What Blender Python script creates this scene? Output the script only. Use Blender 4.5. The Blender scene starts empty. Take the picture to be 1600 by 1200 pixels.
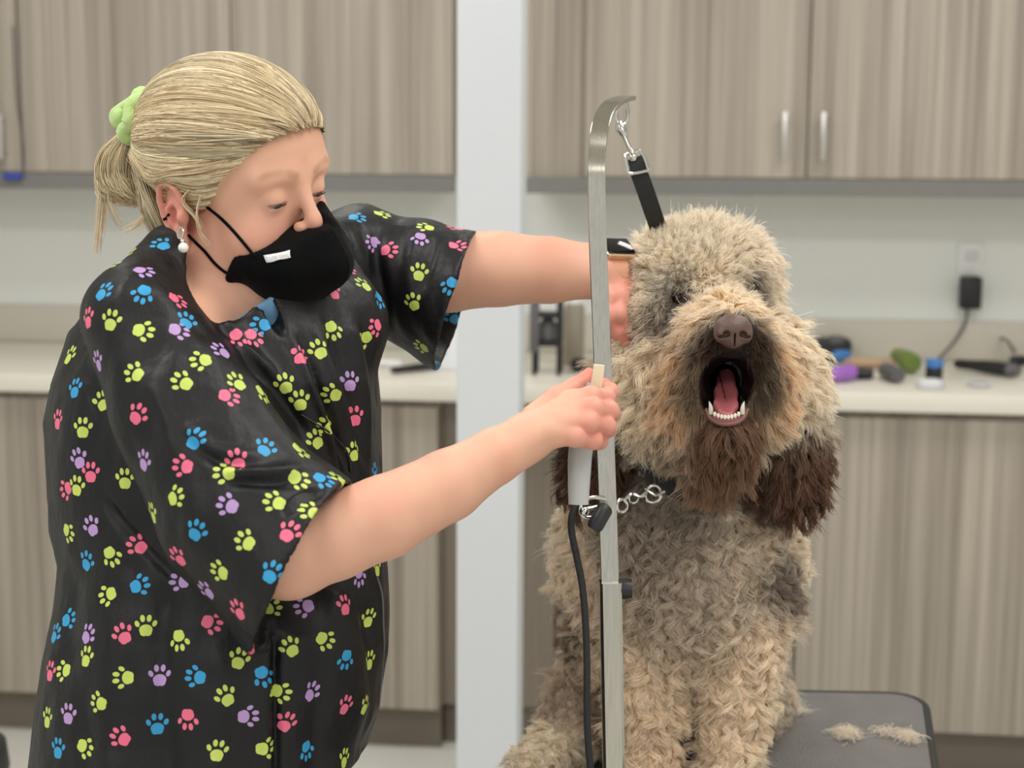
import bpy, bmesh, math, random
import numpy as np
from mathutils import Vector, Matrix

# ------------------------------------------------------------------ camera
FPX = 2404.0
def _rz(a): c, s = math.cos(a), math.sin(a); return np.array([[c,-s,0],[s,c,0],[0,0,1.]])
def _rx(a): c, s = math.cos(a), math.sin(a); return np.array([[1.,0,0],[0,c,-s],[0,s,c]])
RC = _rz(math.radians(5.9)) @ _rx(math.radians(90-8.7)) @ _rz(math.radians(.37))
CP = np.array([0, 0, 1.5])
def U(x, y, d): return CP + RC @ np.array([(x-800)/FPX*d, -(y-600)/FPX*d, -d])
def ray(x, y):
    v = RC @ np.array([(x-800)/FPX, -(y-600)/FPX, -1.]); return v/np.linalg.norm(v)
def hz(x, y, z):
    v = ray(x, y); return CP + v*(z-CP[2])/v[2]
def hy(x, y, Y):
    v = ray(x, y); return CP + v*Y/v[1]
def pix(P):
    q = (np.asarray(P)-CP) @ RC
    return np.stack([800-q[...,0]/q[...,2]*FPX, 600+q[...,1]/q[...,2]*FPX, -q[...,2]], -1)

scene = bpy.context.scene
cd = bpy.data.cameras.new('camera'); cam = bpy.data.objects.new('camera', cd)
scene.collection.objects.link(cam); scene.camera = cam
cam.matrix_world = Matrix.Translation(CP) @ Matrix(RC.tolist()).to_4x4()
cd.sensor_width = 36; cd.lens = FPX*36/1600; cd.clip_start = .05
cd.dof.use_dof = True; cd.dof.focus_distance = 1.58; cd.dof.aperture_fstop = 5.0

# ------------------------------------------------------------------ light
scene.view_settings.view_transform = 'Standard'; scene.view_settings.look = 'None'
scene.view_settings.exposure = 0.10; scene.view_settings.gamma = 1; scene.view_settings.use_curve_mapping = False
w = bpy.data.worlds.new('world'); scene.world = w; w.use_nodes = True
w.node_tree.nodes['Background'].inputs[0].default_value = (1, .993, .975, 1)
w.node_tree.nodes['Background'].inputs[1].default_value = .70
FLOOR_Z, CEIL_Z = -.10, 2.72
def area(name, x, y, sx, sy, e, col=(1, .98, .95)):
    l = bpy.data.lights.new(name, 'AREA'); l.shape = 'RECTANGLE'; l.size = sx; l.size_y = sy
    l.energy = e; l.color = col
    o = bpy.data.objects.new(name, l); scene.collection.objects.link(o); o.location = (x, y, CEIL_Z-.03)
    return o
LAMPS = [(-1.1, 3.1), (.9, 3.1), (-1.3, 1.2), (.7, 1.3), (-1.1, -.9), (1.0, -.9)]
for i, (x, y) in enumerate(LAMPS): area('ceiling_lamp_light', x, y, 1.15, .55, [15, 15, 19, 19, 20, 20][i])

# ------------------------------------------------------------------ helpers
def srgb(r, g, b, a=1.):
    f = lambda c: c/12.92 if c <= .04045 else ((c+.055)/1.055)**2.4
    return (f(r/255), f(g/255), f(b/255), a)
class NT:
    def __init__(s, name):
        s.m = bpy.data.materials.new(name); s.m.use_nodes = True; s.t = s.m.node_tree
        s.b = s.t.nodes['Principled BSDF']; s.out = s.t.nodes['Material Output']
    def n(s, typ, **kw):
        x = s.t.nodes.new(typ)
        ins = kw.pop('ins', {})
        for k, v in kw.items(): setattr(x, k, v)
        for k, v in ins.items(): s.set(x.inputs[k], v)
        return x
    def set(s, sock, v):
        if isinstance(v, bpy.types.NodeSocket): s.t.links.new(v, sock)
        elif isinstance(v, bpy.types.Node): s.t.links.new(v.outputs[0], sock)
        else: sock.default_value = v
    def math(s, op, a, b=0., c=0., clamp=False):
        x = s.n('ShaderNodeMath', operation=op, use_clamp=clamp)
        for i, v in enumerate((a, b, c)): s.set(x.inputs[i], v)
        return x.outputs[0]
    def mix(s, f, a, b, blend='MIX'):
        x = s.n('ShaderNodeMix', data_type='RGBA', blend_type=blend)
        s.set(x.inputs[0], f); s.set(x.inputs[6], a); s.set(x.inputs[7], b); return x.outputs[2]
    def ramp(s, f, stops):
        x = s.n('ShaderNodeValToRGB'); s.set(x.inputs[0], f)
        e = x.color_ramp.elements
        while len(e) < len(stops): e.new(.5)
        for k, (p, c) in zip(e, stops): k.position = p; k.color = c
        return x.outputs[0]
    def noise(s, vec, scale, detail=3, rough=.5, dims='3D'):
        x = s.n('ShaderNodeTexNoise'); s.set(x.inputs['Vector'], vec)
        x.inputs['Scale'].default_value = scale; x.inputs['Detail'].default_value = detail
        x.inputs['Roughness'].default_value = rough; return x.outputs[0]
    def bump(s, h, strength, dist=.01):
        x = s.n('ShaderNodeBump'); x.inputs['Strength'].default_value = strength
        x.inputs['Distance'].default_value = dist; s.set(x.inputs['Height'], h)
        s.t.links.new(x.outputs[0], s.b.inputs['Normal'])
    def pos(s, scale=(1, 1, 1)):
        g = s.n('ShaderNodeNewGeometry'); m = s.n('ShaderNodeMapping'); s.set(m.inputs[0], g.outputs['Position'])
        m.inputs['Scale'].default_value = scale; return m.outputs[0]
    def P(s, **kw):
        for k, v in kw.items():
            s.set(s.b.inputs[{'color': 'Base Color', 'rough': 'Roughness', 'metal': 'Metallic', 'spec': 'Specular IOR Level',
                  'sss': 'Subsurface Weight', 'coat': 'Coat Weight', 'sheen': 'Sheen Weight'}.get(k, k)], v)
        return s
def plain(name, col, rough=.5, metal=0., var=.06, scale=30, bump=0.):
    t = NT(name); nz = t.noise(t.pos(), scale)
    c = t.mix(nz, tuple(x*(1-var) for x in col[:3])+(1,), tuple(min(1, x*(1+var)) for x in col[:3])+(1,))
    t.P(color=c, rough=rough, metal=metal)
    if bump: t.bump(nz, bump, .003)
    return t.m

def tag(o, label=None, cat=None, group=None, kind=None):
    if label: o['label'] = label
    if cat: o['category'] = cat
    if group: o['group'] = group
    if kind: o['kind'] = kind
    return o
def obj(name, me, m=None, parent=None):
    o = bpy.data.objects.new(name, me); scene.collection.objects.link(o)
    if m is not None: me.materials.append(m)
    if parent is not None:
        o.parent = parent; o.matrix_parent_inverse = parent.matrix_world.inverted()
    return o
def empty(name, loc, label, cat, group=None):
    o = bpy.data.objects.new(name, None); scene.collection.objects.link(o); o.location = tuple(loc)
    o.empty_display_size = .05
    o.matrix_world = Matrix.Translation(Vector(tuple(loc)))
    return tag(o, label, cat, group)
def mesh(name, V, Fc, smooth=True):
    me = bpy.data.meshes.new(name); V = np.asarray(V, np.float32); Fc = np.asarray(Fc, np.int32); k = Fc.shape[1]
    me.vertices.add(len(V)); me.vertices.foreach_set('co', V.ravel())
    me.loops.add(Fc.size); me.loops.foreach_set('vertex_index', Fc.ravel())
    me.polygons.add(len(Fc)); me.polygons.foreach_set('loop_start', np.arange(0, Fc.size, k, dtype=np.int32))
    me.update(calc_edges=True); me.validate()
    me.polygons.foreach_set('use_smooth', np.full(len(Fc), smooth)); return me
class MB:
    """collects shapes into one mesh"""
    def __init__(s): s.bm = bmesh.new()
    def box(s, x0, x1, y0, y1, z0, z1, bev=0., M=None, seg=2):
        g = bmesh.ops.create_cube(s.bm, size=1.); vs = g['verts']
        T = Matrix.Translation(((x0+x1)/2, (y0+y1)/2, (z0+z1)/2)) @ Matrix.Diagonal((abs(x1-x0), abs(y1-y0), abs(z1-z0), 1))
        if M is not None: T = M @ T
        bmesh.ops.transform(s.bm, matrix=T, verts=vs)
        if bev:
            es = list({e for v in vs for e in v.link_edges})
            bmesh.ops.bevel(s.bm, geom=es, offset=bev, segments=seg, affect='EDGES', profile=.5)
        return s
    def tube(s, pts, r, n=12, cap=True, closed=False):
        P = [Vector(tuple(p)) for p in pts]; N = len(P)
        rr = r if hasattr(r, '__len__') else [r]*N
        t0 = (P[1]-P[0]).normalized(); up = Vector((0, 0, 1)) if abs(t0.z) < .9 else Vector((1, 0, 0))
        u = t0.cross(up).normalized(); rings = []
        for i in range(N):
            if closed: t = (P[(i+1) % N]-P[i-1]).normalized()
            else: t = (P[min(i+1, N-1)]-P[max(i-1, 0)]).normalized()
            u = (u-t*u.dot(t)).normalized(); v = t.cross(u)
            rings.append([s.bm.verts.new(P[i]+(u*math.cos(a)+v*math.sin(a))*rr[i]) for a in [2*math.pi*k/n for k in range(n)]])
        for i in range(N if closed else N-1):
            a, b = rings[i], rings[(i+1) % N]
            for k in range(n): s.bm.faces.new((a[k], a[(k+1) % n], b[(k+1) % n], b[k]))
        if cap and not closed:
            s.bm.faces.new(rings[0][::-1]); s.bm.faces.new(rings[-1])
        return s
    def band(s, pts, wv, tk, nrm=None):
        """flat strip along pts; wv = width vector(s); tk thickness"""
        P = [Vector(tuple(p)) for p in pts]; N = len(P); rings = []
        for i in range(N):
            t = (P[min(i+1, N-1)]-P[max(i-1, 0)]).normalized()
            wi = Vector(tuple(wv[i] if isinstance(wv, list) else wv)); W = wi.length; wi = (wi-t*wi.dot(t)).normalized()*W/2
            nv = t.cross(wi).normalized()*(tk/2); b = .25
            rings.append([s.bm.verts.new(P[i]+wi*x+nv*y) for x, y in ((1-b*tk/W, 1), (1, 1-b), (1, -1+b), (1-b*tk/W, -1), (-1+b*tk/W, -1), (-1, -1+b), (-1, 1-b), (-1+b*tk/W, 1))])
        n = 8
        for a, b in zip(rings, rings[1:]):
            for k in range(n): s.bm.faces.new((a[k], a[(k+1) % n], b[(k+1) % n], b[k]))
        s.bm.faces.new(rings[0][::-1]); s.bm.faces.new(rings[-1]); return s
    def lathe(s, prof, M=None, n=24):
        rings = []
        for r, z in prof:
            rings.append([s.bm.verts.new((M @ Vector((r*math.cos(a), r*math.sin(a), z))) if M is not None else (r*math.cos(a), r*math.sin(a), z)) for a in [2*math.pi*k/n for k in range(n)]])
        for a, b in zip(rings, rings[1:]):
            for k in range(n): s.bm.faces.new((a[k], a[(k+1) % n], b[(k+1) % n], b[k]))
        s.bm.faces.new(rings[0][::-1]); s.bm.faces.new(rings[-1]); return s
    def ball(s, c, r, M=None, n=16):
        g = bmesh.ops.create_uvsphere(s.bm, u_segments=n, v_segments=max(6, n//2), radius=1)
        rr = r if hasattr(r, '__len__') else (r, r, r)
        T = Matrix.Translation(tuple(c)) @ (M.to_4x4() if M is not None else Matrix.Identity(4)) @ Matrix.Diagonal((*rr, 1))
        bmesh.ops.transform(s.bm, matrix=T, verts=g['verts']); return s
    def build(s, name, m, parent=None, smooth=True, angle=40):
        bmesh.ops.recalc_face_normals(s.bm, faces=s.bm.faces)
        me = bpy.data.meshes.new(name)
        for f in s.bm.faces: f.smooth = smooth
        if smooth:
            for e in s.bm.edges:
                if len(e.link_faces) == 2 and e.calc_face_angle(0) > math.radians(angle): e.smooth = False
        s.bm.to_mesh(me); s.bm.free(); return obj(name, me, m, parent)
def spline(pts, n=8):
    """catmull-rom through pts (numpy), n per span"""
    P = [np.asarray(p, float) for p in pts]; P = [2*P[0]-P[1]]+P+[2*P[-1]-P[-2]]; out = []
    for i in range(1, len(P)-2):
        a, b, c, d = P[i-1:i+3]
        for k in range(n):
            t = k/n; out.append(.5*(2*b+(c-a)*t+(2*a-5*b+4*c-d)*t*t+(3*b-a-3*c+d)*t**3))
    out.append(P[-2]); return out
def axes(z, x=(1, 0, 0)):
    z = np.asarray(z, float); z = z/np.linalg.norm(z); x = np.asarray(x, float); x = x-z*(x@z); x = x/np.linalg.norm(x)
    return np.stack([x, np.cross(z, x), z], 1)     # columns
def frame(o, A): return Matrix.Translation(tuple(o)) @ Matrix(A.tolist()).to_4x4()

# ------------------------------------------------------------------ implicit surfaces
def smin(a, b, k):
    h = np.clip(.5+.5*(b-a)/k, 0, 1); return b+(a-b)*h-k*h*(1-h)
def smax(a, b, k): return -smin(-a, -b, k)
def cone(P, a, b, ra, rb):
    a = np.asarray(a); b = np.asarray(b); ba = b-a
    t = np.clip(((P-a)@ba)/(ba@ba), 0, 1); return np.linalg.norm(P-a-t[:, None]*ba, axis=1)-(ra+(rb-ra)*t)
def ell(P, c, r, A=None):
    q = P-np.asarray(c)
    if A is not None: q = q@A
    r = np.asarray(r); k0 = np.linalg.norm(q/r, axis=1); k1 = np.linalg.norm(q/(r*r), axis=1)+1e-9
    return k0*(k0-1)/k1
def chain(P, pts, rs, k=0.):
    f = None
    for i in range(len(pts)-1):
        g = cone(P, pts[i], pts[i+1], rs[i], rs[i+1]); f = g if f is None else (smin(f, g, k) if k else np.minimum(f, g))
    return f
def pk(pts): return [U(*p[:3]) for p in pts], [p[3]*p[2]/FPX for p in pts]
def pchain(P, pts, k=0.): a, r = pk(pts); return chain(P, a, r, k)
def nets(fn, lo, hi, h, smooth=2, B=6):
    lo = np.asarray(lo, float); nb = np.ceil((np.asarray(hi)-lo)/h/B).astype(int)+1; n = nb*B
    ci = np.stack(np.meshgrid(*[np.arange(k) for k in nb], indexing='ij'), -1).reshape(-1, 3)
    cc = lo+((ci+.5)*B-.5)*h
    fc = np.concatenate([fn(c) for c in np.array_split(cc, max(1, len(cc)//100000))])
    Fg = np.repeat(np.repeat(np.repeat(fc.reshape(nb), B, 0), B, 1), B, 2).astype(np.float32)
    act = ci[np.abs(fc) < h*B*1.7]
    off = np.stack(np.meshgrid(*[np.arange(B)]*3, indexing='ij'), -1).reshape(-1, 3)
    for ch in np.array_split(act, max(1, len(act)//1000)):
        idx = (ch[:, None]*B+off[None]).reshape(-1, 3)
        Fg[idx[:, 0], idx[:, 1], idx[:, 2]] = fn(lo+idx*h)
    S = Fg < 0
    c8 = [S[i:n[0]-1+i, j:n[1]-1+j, k:n[2]-1+k] for i in (0, 1) for j in (0, 1) for k in (0, 1)]
    cnt = sum(c.astype(np.int8) for c in c8); cell = np.argwhere((cnt > 0) & (cnt < 8))
    vid = np.full(tuple(n-1), -1, np.int32); vid[cell[:, 0], cell[:, 1], cell[:, 2]] = np.arange(len(cell))
    acc = np.zeros((len(cell), 3)); num = np.zeros(len(cell))
    cor = [(i, j, k) for i in (0, 1) for j in (0, 1) for k in (0, 1)]
    val = {c: Fg[cell[:, 0]+c[0], cell[:, 1]+c[1], cell[:, 2]+c[2]] for c in cor}
    for a in cor:
        for ax in range(3):
            if a[ax] == 0:
                b = list(a); b[ax] = 1; b = tuple(b); fa, fb = val[a], val[b]
                m = (fa < 0) != (fb < 0); t = fa/np.where(m, fa-fb, 1)
                p = np.repeat(np.array(a, float)[None], len(cell), 0); p[:, ax] += t
                acc[m] += p[m]; num[m] += 1
    V = lo+(cell+acc/num[:, None])*h
    Q = []
    for ax in range(3):
        sl0 = [slice(None)]*3; sl1 = [slice(None)]*3; sl0[ax] = slice(0, -1); sl1[ax] = slice(1, None)
        A = S[tuple(sl0)]; Bv = S[tuple(sl1)]; e = np.argwhere(A != Bv)
        o1, o2 = [(1, 2), (2, 0), (0, 1)][ax]
        ok = (e[:, o1] > 0) & (e[:, o2] > 0) & (e[:, o1] < n[o1]-1) & (e[:, o2] < n[o2]-1); e = e[ok]
        ins = A[e[:, 0], e[:, 1], e[:, 2]]
        def g(d1, d2):
            q = e.copy(); q[:, o1] += d1; q[:, o2] += d2; return vid[q[:, 0], q[:, 1], q[:, 2]]
        q = np.stack([g(-1, -1), g(0, -1), g(0, 0), g(-1, 0)], 1)
        q[~ins] = q[~ins][:, ::-1]; Q.append(q)
    Q = np.concatenate(Q); Q = Q[(Q >= 0).all(1)]
    V = relax(V, Q, smooth); return V, Q
def relax(V, Q, it, lam=.5):
    E = np.concatenate([Q[:, [0, 1]], Q[:, [1, 2]], Q[:, [2, 3]], Q[:, [3, 0]]]); N = len(V)
    d = np.bincount(E[:, 0], minlength=N)+np.bincount(E[:, 1], minlength=N)
    for _ in range(it):
        for s_ in (lam, -lam*1.04):
            M = np.stack([np.bincount(E[:, 0], V[E[:, 1], c], N)+np.bincount(E[:, 1], V[E[:, 0], c], N) for c in range(3)], 1)/np.maximum(d, 1)[:, None]
            V = V+s_*(M-V)
    return V
def normals(V, Q):
    fn = np.cross(V[Q[:, 2]]-V[Q[:, 0]], V[Q[:, 3]]-V[Q[:, 1]]); N = len(V)
    vn = sum(np.stack([np.bincount(Q[:, k], fn[:, c], N) for c in range(3)], 1) for k in range(4))
    return vn/(np.linalg.norm(vn, axis=1, keepdims=True)+1e-12)
def vnoise(P, scale, seed=0):
    """cheap smooth value noise, -1..1"""
    q = P*scale; i = np.floor(q).astype(np.int64); f = q-i; f = f*f*(3-2*f); r = 0
    for a in (0, 1):
        for b in (0, 1):
            for c in (0, 1):
                hsh = ((i[:, 0]+a)*73856093) ^ ((i[:, 1]+b)*19349663) ^ ((i[:, 2]+c)*83492791) ^ (seed*2654435)
                hsh = (hsh ^ (hsh >> 13))*1274126177 & 0xffffff
                wgt = (f[:, 0] if a else 1-f[:, 0])*(f[:, 1] if b else 1-f[:, 1])*(f[:, 2] if c else 1-f[:, 2])
                r = r+wgt*(hsh/float(0xffffff)*2-1)
    return r
def add_col(me, name, C, dom='POINT'):
    at = me.attributes.new(name, 'FLOAT_COLOR', dom); C = np.asarray(C, np.float32)
    if C.shape[1] == 3: C = np.concatenate([C, np.ones((len(C), 1), np.float32)], 1)
    at.data.foreach_set('color', C.ravel())
def hair(name, S, R, C, m, parent):
    """S (n,k,3) strands, R (n,k) radii, C (n,3) colours"""
    n, k = S.shape[:2]; hc = bpy.data.hair_curves.new(name); hc.add_curves([k]*n)
    hc.attributes['position'].data.foreach_set('vector', S.astype(np.float32).ravel())
    if 'radius' not in hc.attributes: hc.attributes.new('radius', 'FLOAT', 'POINT')
    hc.attributes['radius'].data.foreach_set('value', R.astype(np.float32).ravel())
    at = hc.attributes.new('tint', 'FLOAT_COLOR', 'CURVE')
    C = np.concatenate([C, np.ones((len(C), 1))], 1).astype(np.float32); at.data.foreach_set('color', C.ravel())
    o = bpy.data.objects.new(name, hc); scene.collection.objects.link(o); hc.materials.append(m)
    if parent is not None: o.parent = parent; o.matrix_parent_inverse = parent.matrix_world.inverted()
    return o
# ------------------------------------------------------------------ room
def wood(name, lo, hi, sc=1.):
    t = NT(name); p = t.pos((1, 1, .013)); a = t.noise(p, 38*sc, 4, .6); b = t.noise(t.pos((1, 1, .01)), 130*sc, 3, .6); c = t.noise(t.pos((1, 1, .02)), 9*sc, 2)
    f = t.math('ADD', t.math('MULTIPLY', a, .6), t.math('ADD', t.math('MULTIPLY', b, .25), t.math('MULTIPLY', c, .25)))
    mid = tuple((x+y)/2 for x, y in zip(lo, hi))
    t.P(color=t.ramp(f, [(.37, lo), (.52, mid), (.68, hi)]), rough=.5); t.bump(b, .08, .001); return t.m
M_wood = wood('greige_laminate', srgb(124, 114, 103), srgb(186, 176, 162))
M_woodd = wood('dark_laminate', srgb(104, 95, 84), srgb(138, 128, 114))  # darker brown-grey laminate for the recessed filler panel
M_toe = plain('toe_kick_vinyl', srgb(112, 103, 92), .6)
M_rail = plain('grey_light_rail', srgb(122, 121, 118), .55)
M_wall = plain('grey_wall_paint', srgb(238, 240, 236), .85, bump=.05, scale=200, var=.01)
M_counter = plain('cream_counter', srgb(232, 227, 214), .35, var=.03, scale=60)
M_splash = plain('beige_backsplash', srgb(202, 196, 184), .4, var=.03)
M_floor = None
def floor_mat():
    t = NT('speckled_floor'); p = t.pos(); a = t.noise(p, 60, 4, .7); b = t.noise(p, 5)
    c = t.mix(a, srgb(205, 203, 195), srgb(238, 236, 230)); c = t.mix(t.math('MULTIPLY', b, .3), c, srgb(190, 188, 180)); t.P(color=c, rough=.35); return t.m
M_floor = floor_mat()
M_pillar = plain('white_pillar_paint', srgb(220, 224, 229), .5, var=.01)
M_nickel = plain('brushed_nickel', srgb(205, 203, 198), .32, 1., var=.05, scale=300)
M_ceiling = plain('ceiling_tile', srgb(225, 224, 218), .9)
XL, XR, YB, YF = -3.2, 2.6, 4.49, -2.6
def struct(name, mb, m): return tag(mb.build(name, m, smooth=False), kind='structure')
struct('floor', MB().box(XL, XR, YF, YB, FLOOR_Z-.05, FLOOR_Z), M_floor)
struct('ceiling', MB().box(XL, XR, YF, YB, CEIL_Z, CEIL_Z+.05), M_ceiling)
struct('wall_back', MB().box(XL, XR, YB, YB+.1, FLOOR_Z, CEIL_Z), M_wall)
struct('wall_left', MB().box(XL-.1, XL, YF, YB, FLOOR_Z, CEIL_Z), M_wall)
struct('wall_right', MB().box(XR, XR+.1, YF, YB, FLOOR_Z, CEIL_Z), M_wall)
pc0, pc1 = hy(713, 900, 3.3)[0], hy(818, 900, 3.43)[0]
struct('pillar', MB().box(pc0, pc1, 3.3, 3.43, FLOOR_Z, CEIL_Z, .004), M_pillar)
# ceiling troffers
for i, (x, y) in enumerate(LAMPS):
    t = empty('ceiling_light', (x, y, CEIL_Z), 'recessed fluorescent ceiling light %s' % ['over the counter at the left', 'over the counter at the right', 'above the groomer', 'above the dog', 'behind the viewer at the left', 'behind the viewer at the right'][i], 'ceiling light', 'ceiling lights')
    b = MB()
    for s_ in (-1, 1):
        b.box(x-.61, x+.61, y+s_*.3-.015, y+s_*.3+.015, CEIL_Z-.02, CEIL_Z); b.box(x+s_*.6-.015, x+s_*.6+.015, y-.3, y+.3, CEIL_Z-.02, CEIL_Z)
    b.build('frame', M_pillar, t, smooth=False)

Yd, Yu = 3.87, 4.2
def pull(x, z0, z1, y, parent):
    b = MB(); b.box(x-.0065, x+.0065, y-.034, y-.024, z0, z1, .002)
    for z in (z0+.018, z1-.018): b.tube([(x, y-.026, z), (x, y, z)], .004, 10)
    return b.build('handle', M_nickel, parent)
def upper(x0, x1, doors, label, handles=()):
    t = empty('wall_cabinet', ((x0+x1)/2, YB, 1.425), label, 'cabinet', None)
    MB().box(x0, x1, Yu+.022, YB-.002, 1.425, 2.3).build('body', M_wood, t, smooth=False)
    for a, b in doors:
        dn = MB().box(a+.002, b-.002, Yu, Yu+.02, 1.427, 2.3, .0015).build('door', M_wood, t, smooth=False)
        for hx, z0, z1 in handles:
            if a < hx < b: pull(hx, z0, z1, Yu, dn)
    return t
xs = lambda px: hy(px, 200, Yu)[0]
H1, H2 = hy(1225, 250, Yu-.03)[2], hy(1225, 175, Yu-.03)[2]
upper(XL+.002, xs(34)-.002, [(XL+.004, -2.34), (-2.34, xs(34)-.003)], 'greige wood-grain wall cabinet at the far left edge, with a metal pull', [(hy(0, 210, Yu-.03)[0], hy(0, 248, Yu)[2], hy(0, 178, Yu)[2])])
upper(xs(34), xs(708), [(xs(34), xs(363)), (xs(363), xs(708))], 'greige wood-grain wall cabinet behind the groomer, left of the white pillar')
upper(xs(820), xs(912)-.001, [], 'narrow greige filler cabinet panel just right of the white pillar, above the counter')
upper(xs(912), xs(1263)-.001, [(xs(912), xs(1263)-.001)], 'greige wall cabinet behind the steel arch, left of the pair of pulls', [(xs(1225), H1, H2)])
upper(xs(1263), XR-.002, [(xs(1263), xs(1263)+.62), (xs(1263)+.62, XR-.003)], 'greige wall cabinet above the black plug, right of the pair of pulls', [(xs(1285), H1, H2)])
tag(MB().box(XL+.002, xs(708), Yu-.005, Yu+.028, 1.38, 1.424, .001).build('light_rail', M_rail, smooth=False), 'dark grey rail under the wall cabinets left of the white pillar', 'cabinet rail')
tag(MB().box(xs(820), XR-.002, Yu-.005, Yu+.028, 1.38, 1.424, .001).build('light_rail', M_rail, smooth=False), 'dark grey rail under the wall cabinets right of the white pillar', 'cabinet rail')
# worktop
YC = 3.83
t = empty('worktop', (-.3, 4.2, .86), 'long cream laminate worktop with a raised back edge running along the wall', 'worktop')
MB().box(XL+.003, XR-.003, YC, YB-.003, .86, .91, .006).build('counter_slab', M_counter, t)
MB().box(XL+.003, XR-.003, YB-.022, YB-.003, .911, 1.022, .003).build('backsplash', M_splash, t)
xb = lambda px: hy(px, 900, Yd)[0]
def base(x0, x1, doors, label, mat=M_wood):
    t = empty('base_cabinet', ((x0+x1)/2, 4.2, FLOOR_Z), label, 'cabinet')
    MB().box(x0, x1, Yd+.022, YB-.002, .02, .858).build('body', mat, t, smooth=False)
    MB().box(x0, x1, Yd+.05, Yd+.07, FLOOR_Z+.001, .019).build('toe_kick', M_toe, t, smooth=False)
    for a, b in doors: MB().box(a+.002, b-.002, Yd, Yd+.02, .022, .84, .0015).build('door', mat, t, smooth=False)
base(XL+.002, -1.5, [(XL+.004, -2.4), (-2.4, -1.502)], 'greige base cabinet under the worktop at the far left, beside the groomer\'s back')
base(-1.498, xb(685), [(-1.496, -1.04), (-1.04, xb(685))], 'greige base cabinet under the worktop between the groomer and the white pillar')
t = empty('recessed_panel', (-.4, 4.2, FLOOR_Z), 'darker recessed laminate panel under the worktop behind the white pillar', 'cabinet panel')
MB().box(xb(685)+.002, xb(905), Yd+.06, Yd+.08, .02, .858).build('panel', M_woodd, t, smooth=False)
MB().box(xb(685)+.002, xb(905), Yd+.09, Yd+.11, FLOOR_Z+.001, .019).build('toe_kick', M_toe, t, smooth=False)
base(xb(905)+.002, xb(1244), [(xb(905)+.003, xb(1244))], 'greige base cabinet under the worktop directly behind the dog')
base(xb(1244)+.002, XR-.002, [(xb(1244)+.003, xb(1244)+.62), (xb(1244)+.62, XR-.003)], 'greige base cabinet under the cluttered right end of the worktop')

# ------------------------------------------------------------------ things on the counter
M_blackp = plain('black_plastic', srgb(30, 30, 32), .45)
M_greyp = plain('grey_plastic', srgb(96, 94, 96), .5)
M_whitep = plain('white_plastic', srgb(238, 238, 238), .4)
M_paper = plain('white_paper', srgb(240, 242, 250), .8)
M_blue = plain('blue_plastic', srgb(70, 130, 200), .4)
M_navy = plain('deep_blue_plastic', srgb(50, 70, 170), .4)
M_purple = plain('purple_plastic', srgb(170, 110, 205), .4)
M_green = plain('olive_green_plastic', srgb(110, 130, 60), .5)
M_lime = plain('lime_plastic', srgb(190, 205, 70), .5)
M_tan = plain('tan_wood', srgb(190, 160, 130), .55)
M_clear = plain('pale_lid', srgb(215, 218, 222), .2)
CZ = .9112
def on(px, py): return hz(px, py, CZ)
# outlet with adapter
oc = hy(1517, 412, YB)
t = empty('wall_outlet', oc, 'white wall outlet plate above the black power adapter', 'outlet')
MB().box(oc[0]-.037, oc[0]+.037, YB-.007, YB-.001, oc[2]-.06, oc[2]+.06, .003).build('cover_plate', M_whitep, t)
for dz in (.022,): MB().box(oc[0]-.017, oc[0]+.017, YB-.010, YB-.007, oc[2]+dz-.014, oc[2]+dz+.014, .003).build('socket', M_clear, t)
pc = hy(1516, 457, YB-.03)
t = empty('power_adapter', pc, 'black plug-in power adapter in the wall outlet, its cord drooping to the counter', 'power adapter')
MB().box(pc[0]-.029, pc[0]+.029, YB-.055, YB-.0075, pc[2]-.046, pc[2]+.046, .007).build('adapter_body', M_blackp, t)
q = [np.array([pc[0]-.005, YB-.03, pc[2]-.04]), hy(1508, 505, YB-.03), hy(1490, 535, YB-.05), on(1465, 556)*.5+hy(1470, 552, 4.35)*.5]
q[-1] = np.array([hy(1462, 552, 4.3)[0], 4.3, .925])
MB().tube(spline(q, 8), .0045, 8).build('cord', M_greyp, t)
# small blue jar with dark base and white lid beside it
def jar(px, py, r, h, label, mats, name='jar', cat='jar', capm=None):
    p = on(px, py); t = empty(name, p, label, cat)
    MB().lathe([(r*.9, 0), (r, .004), (r, h*.55), (r*.95, h*.6)], frame(p, np.eye(3))).build('body', mats[0], t)
    MB().lathe([(r*.96, h*.6), (r*1.04, h*.62), (r*1.04, h-.003), (r*.9, h)], frame(p, np.eye(3))).build('lid', mats[1], t); return t
jar(1459, 592, .022, .052, 'small dark jar with a blue lid on the counter below the adapter cord', (M_blackp, M_blue))
p = on(1453, 606); t = empty('round_tin', p, 'flat round pale tin with a white lid at the counter edge', 'tin')
MB().lathe([(.034, 0), (.036, .003), (.036, .012), (.032, .014)], frame(p, np.eye(3))).build('body', M_clear, t)
MB().lathe([(.03, .014), (.031, .018), (.028, .021)], frame(p, np.eye(3))).build('lid', M_whitep, t)
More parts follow.
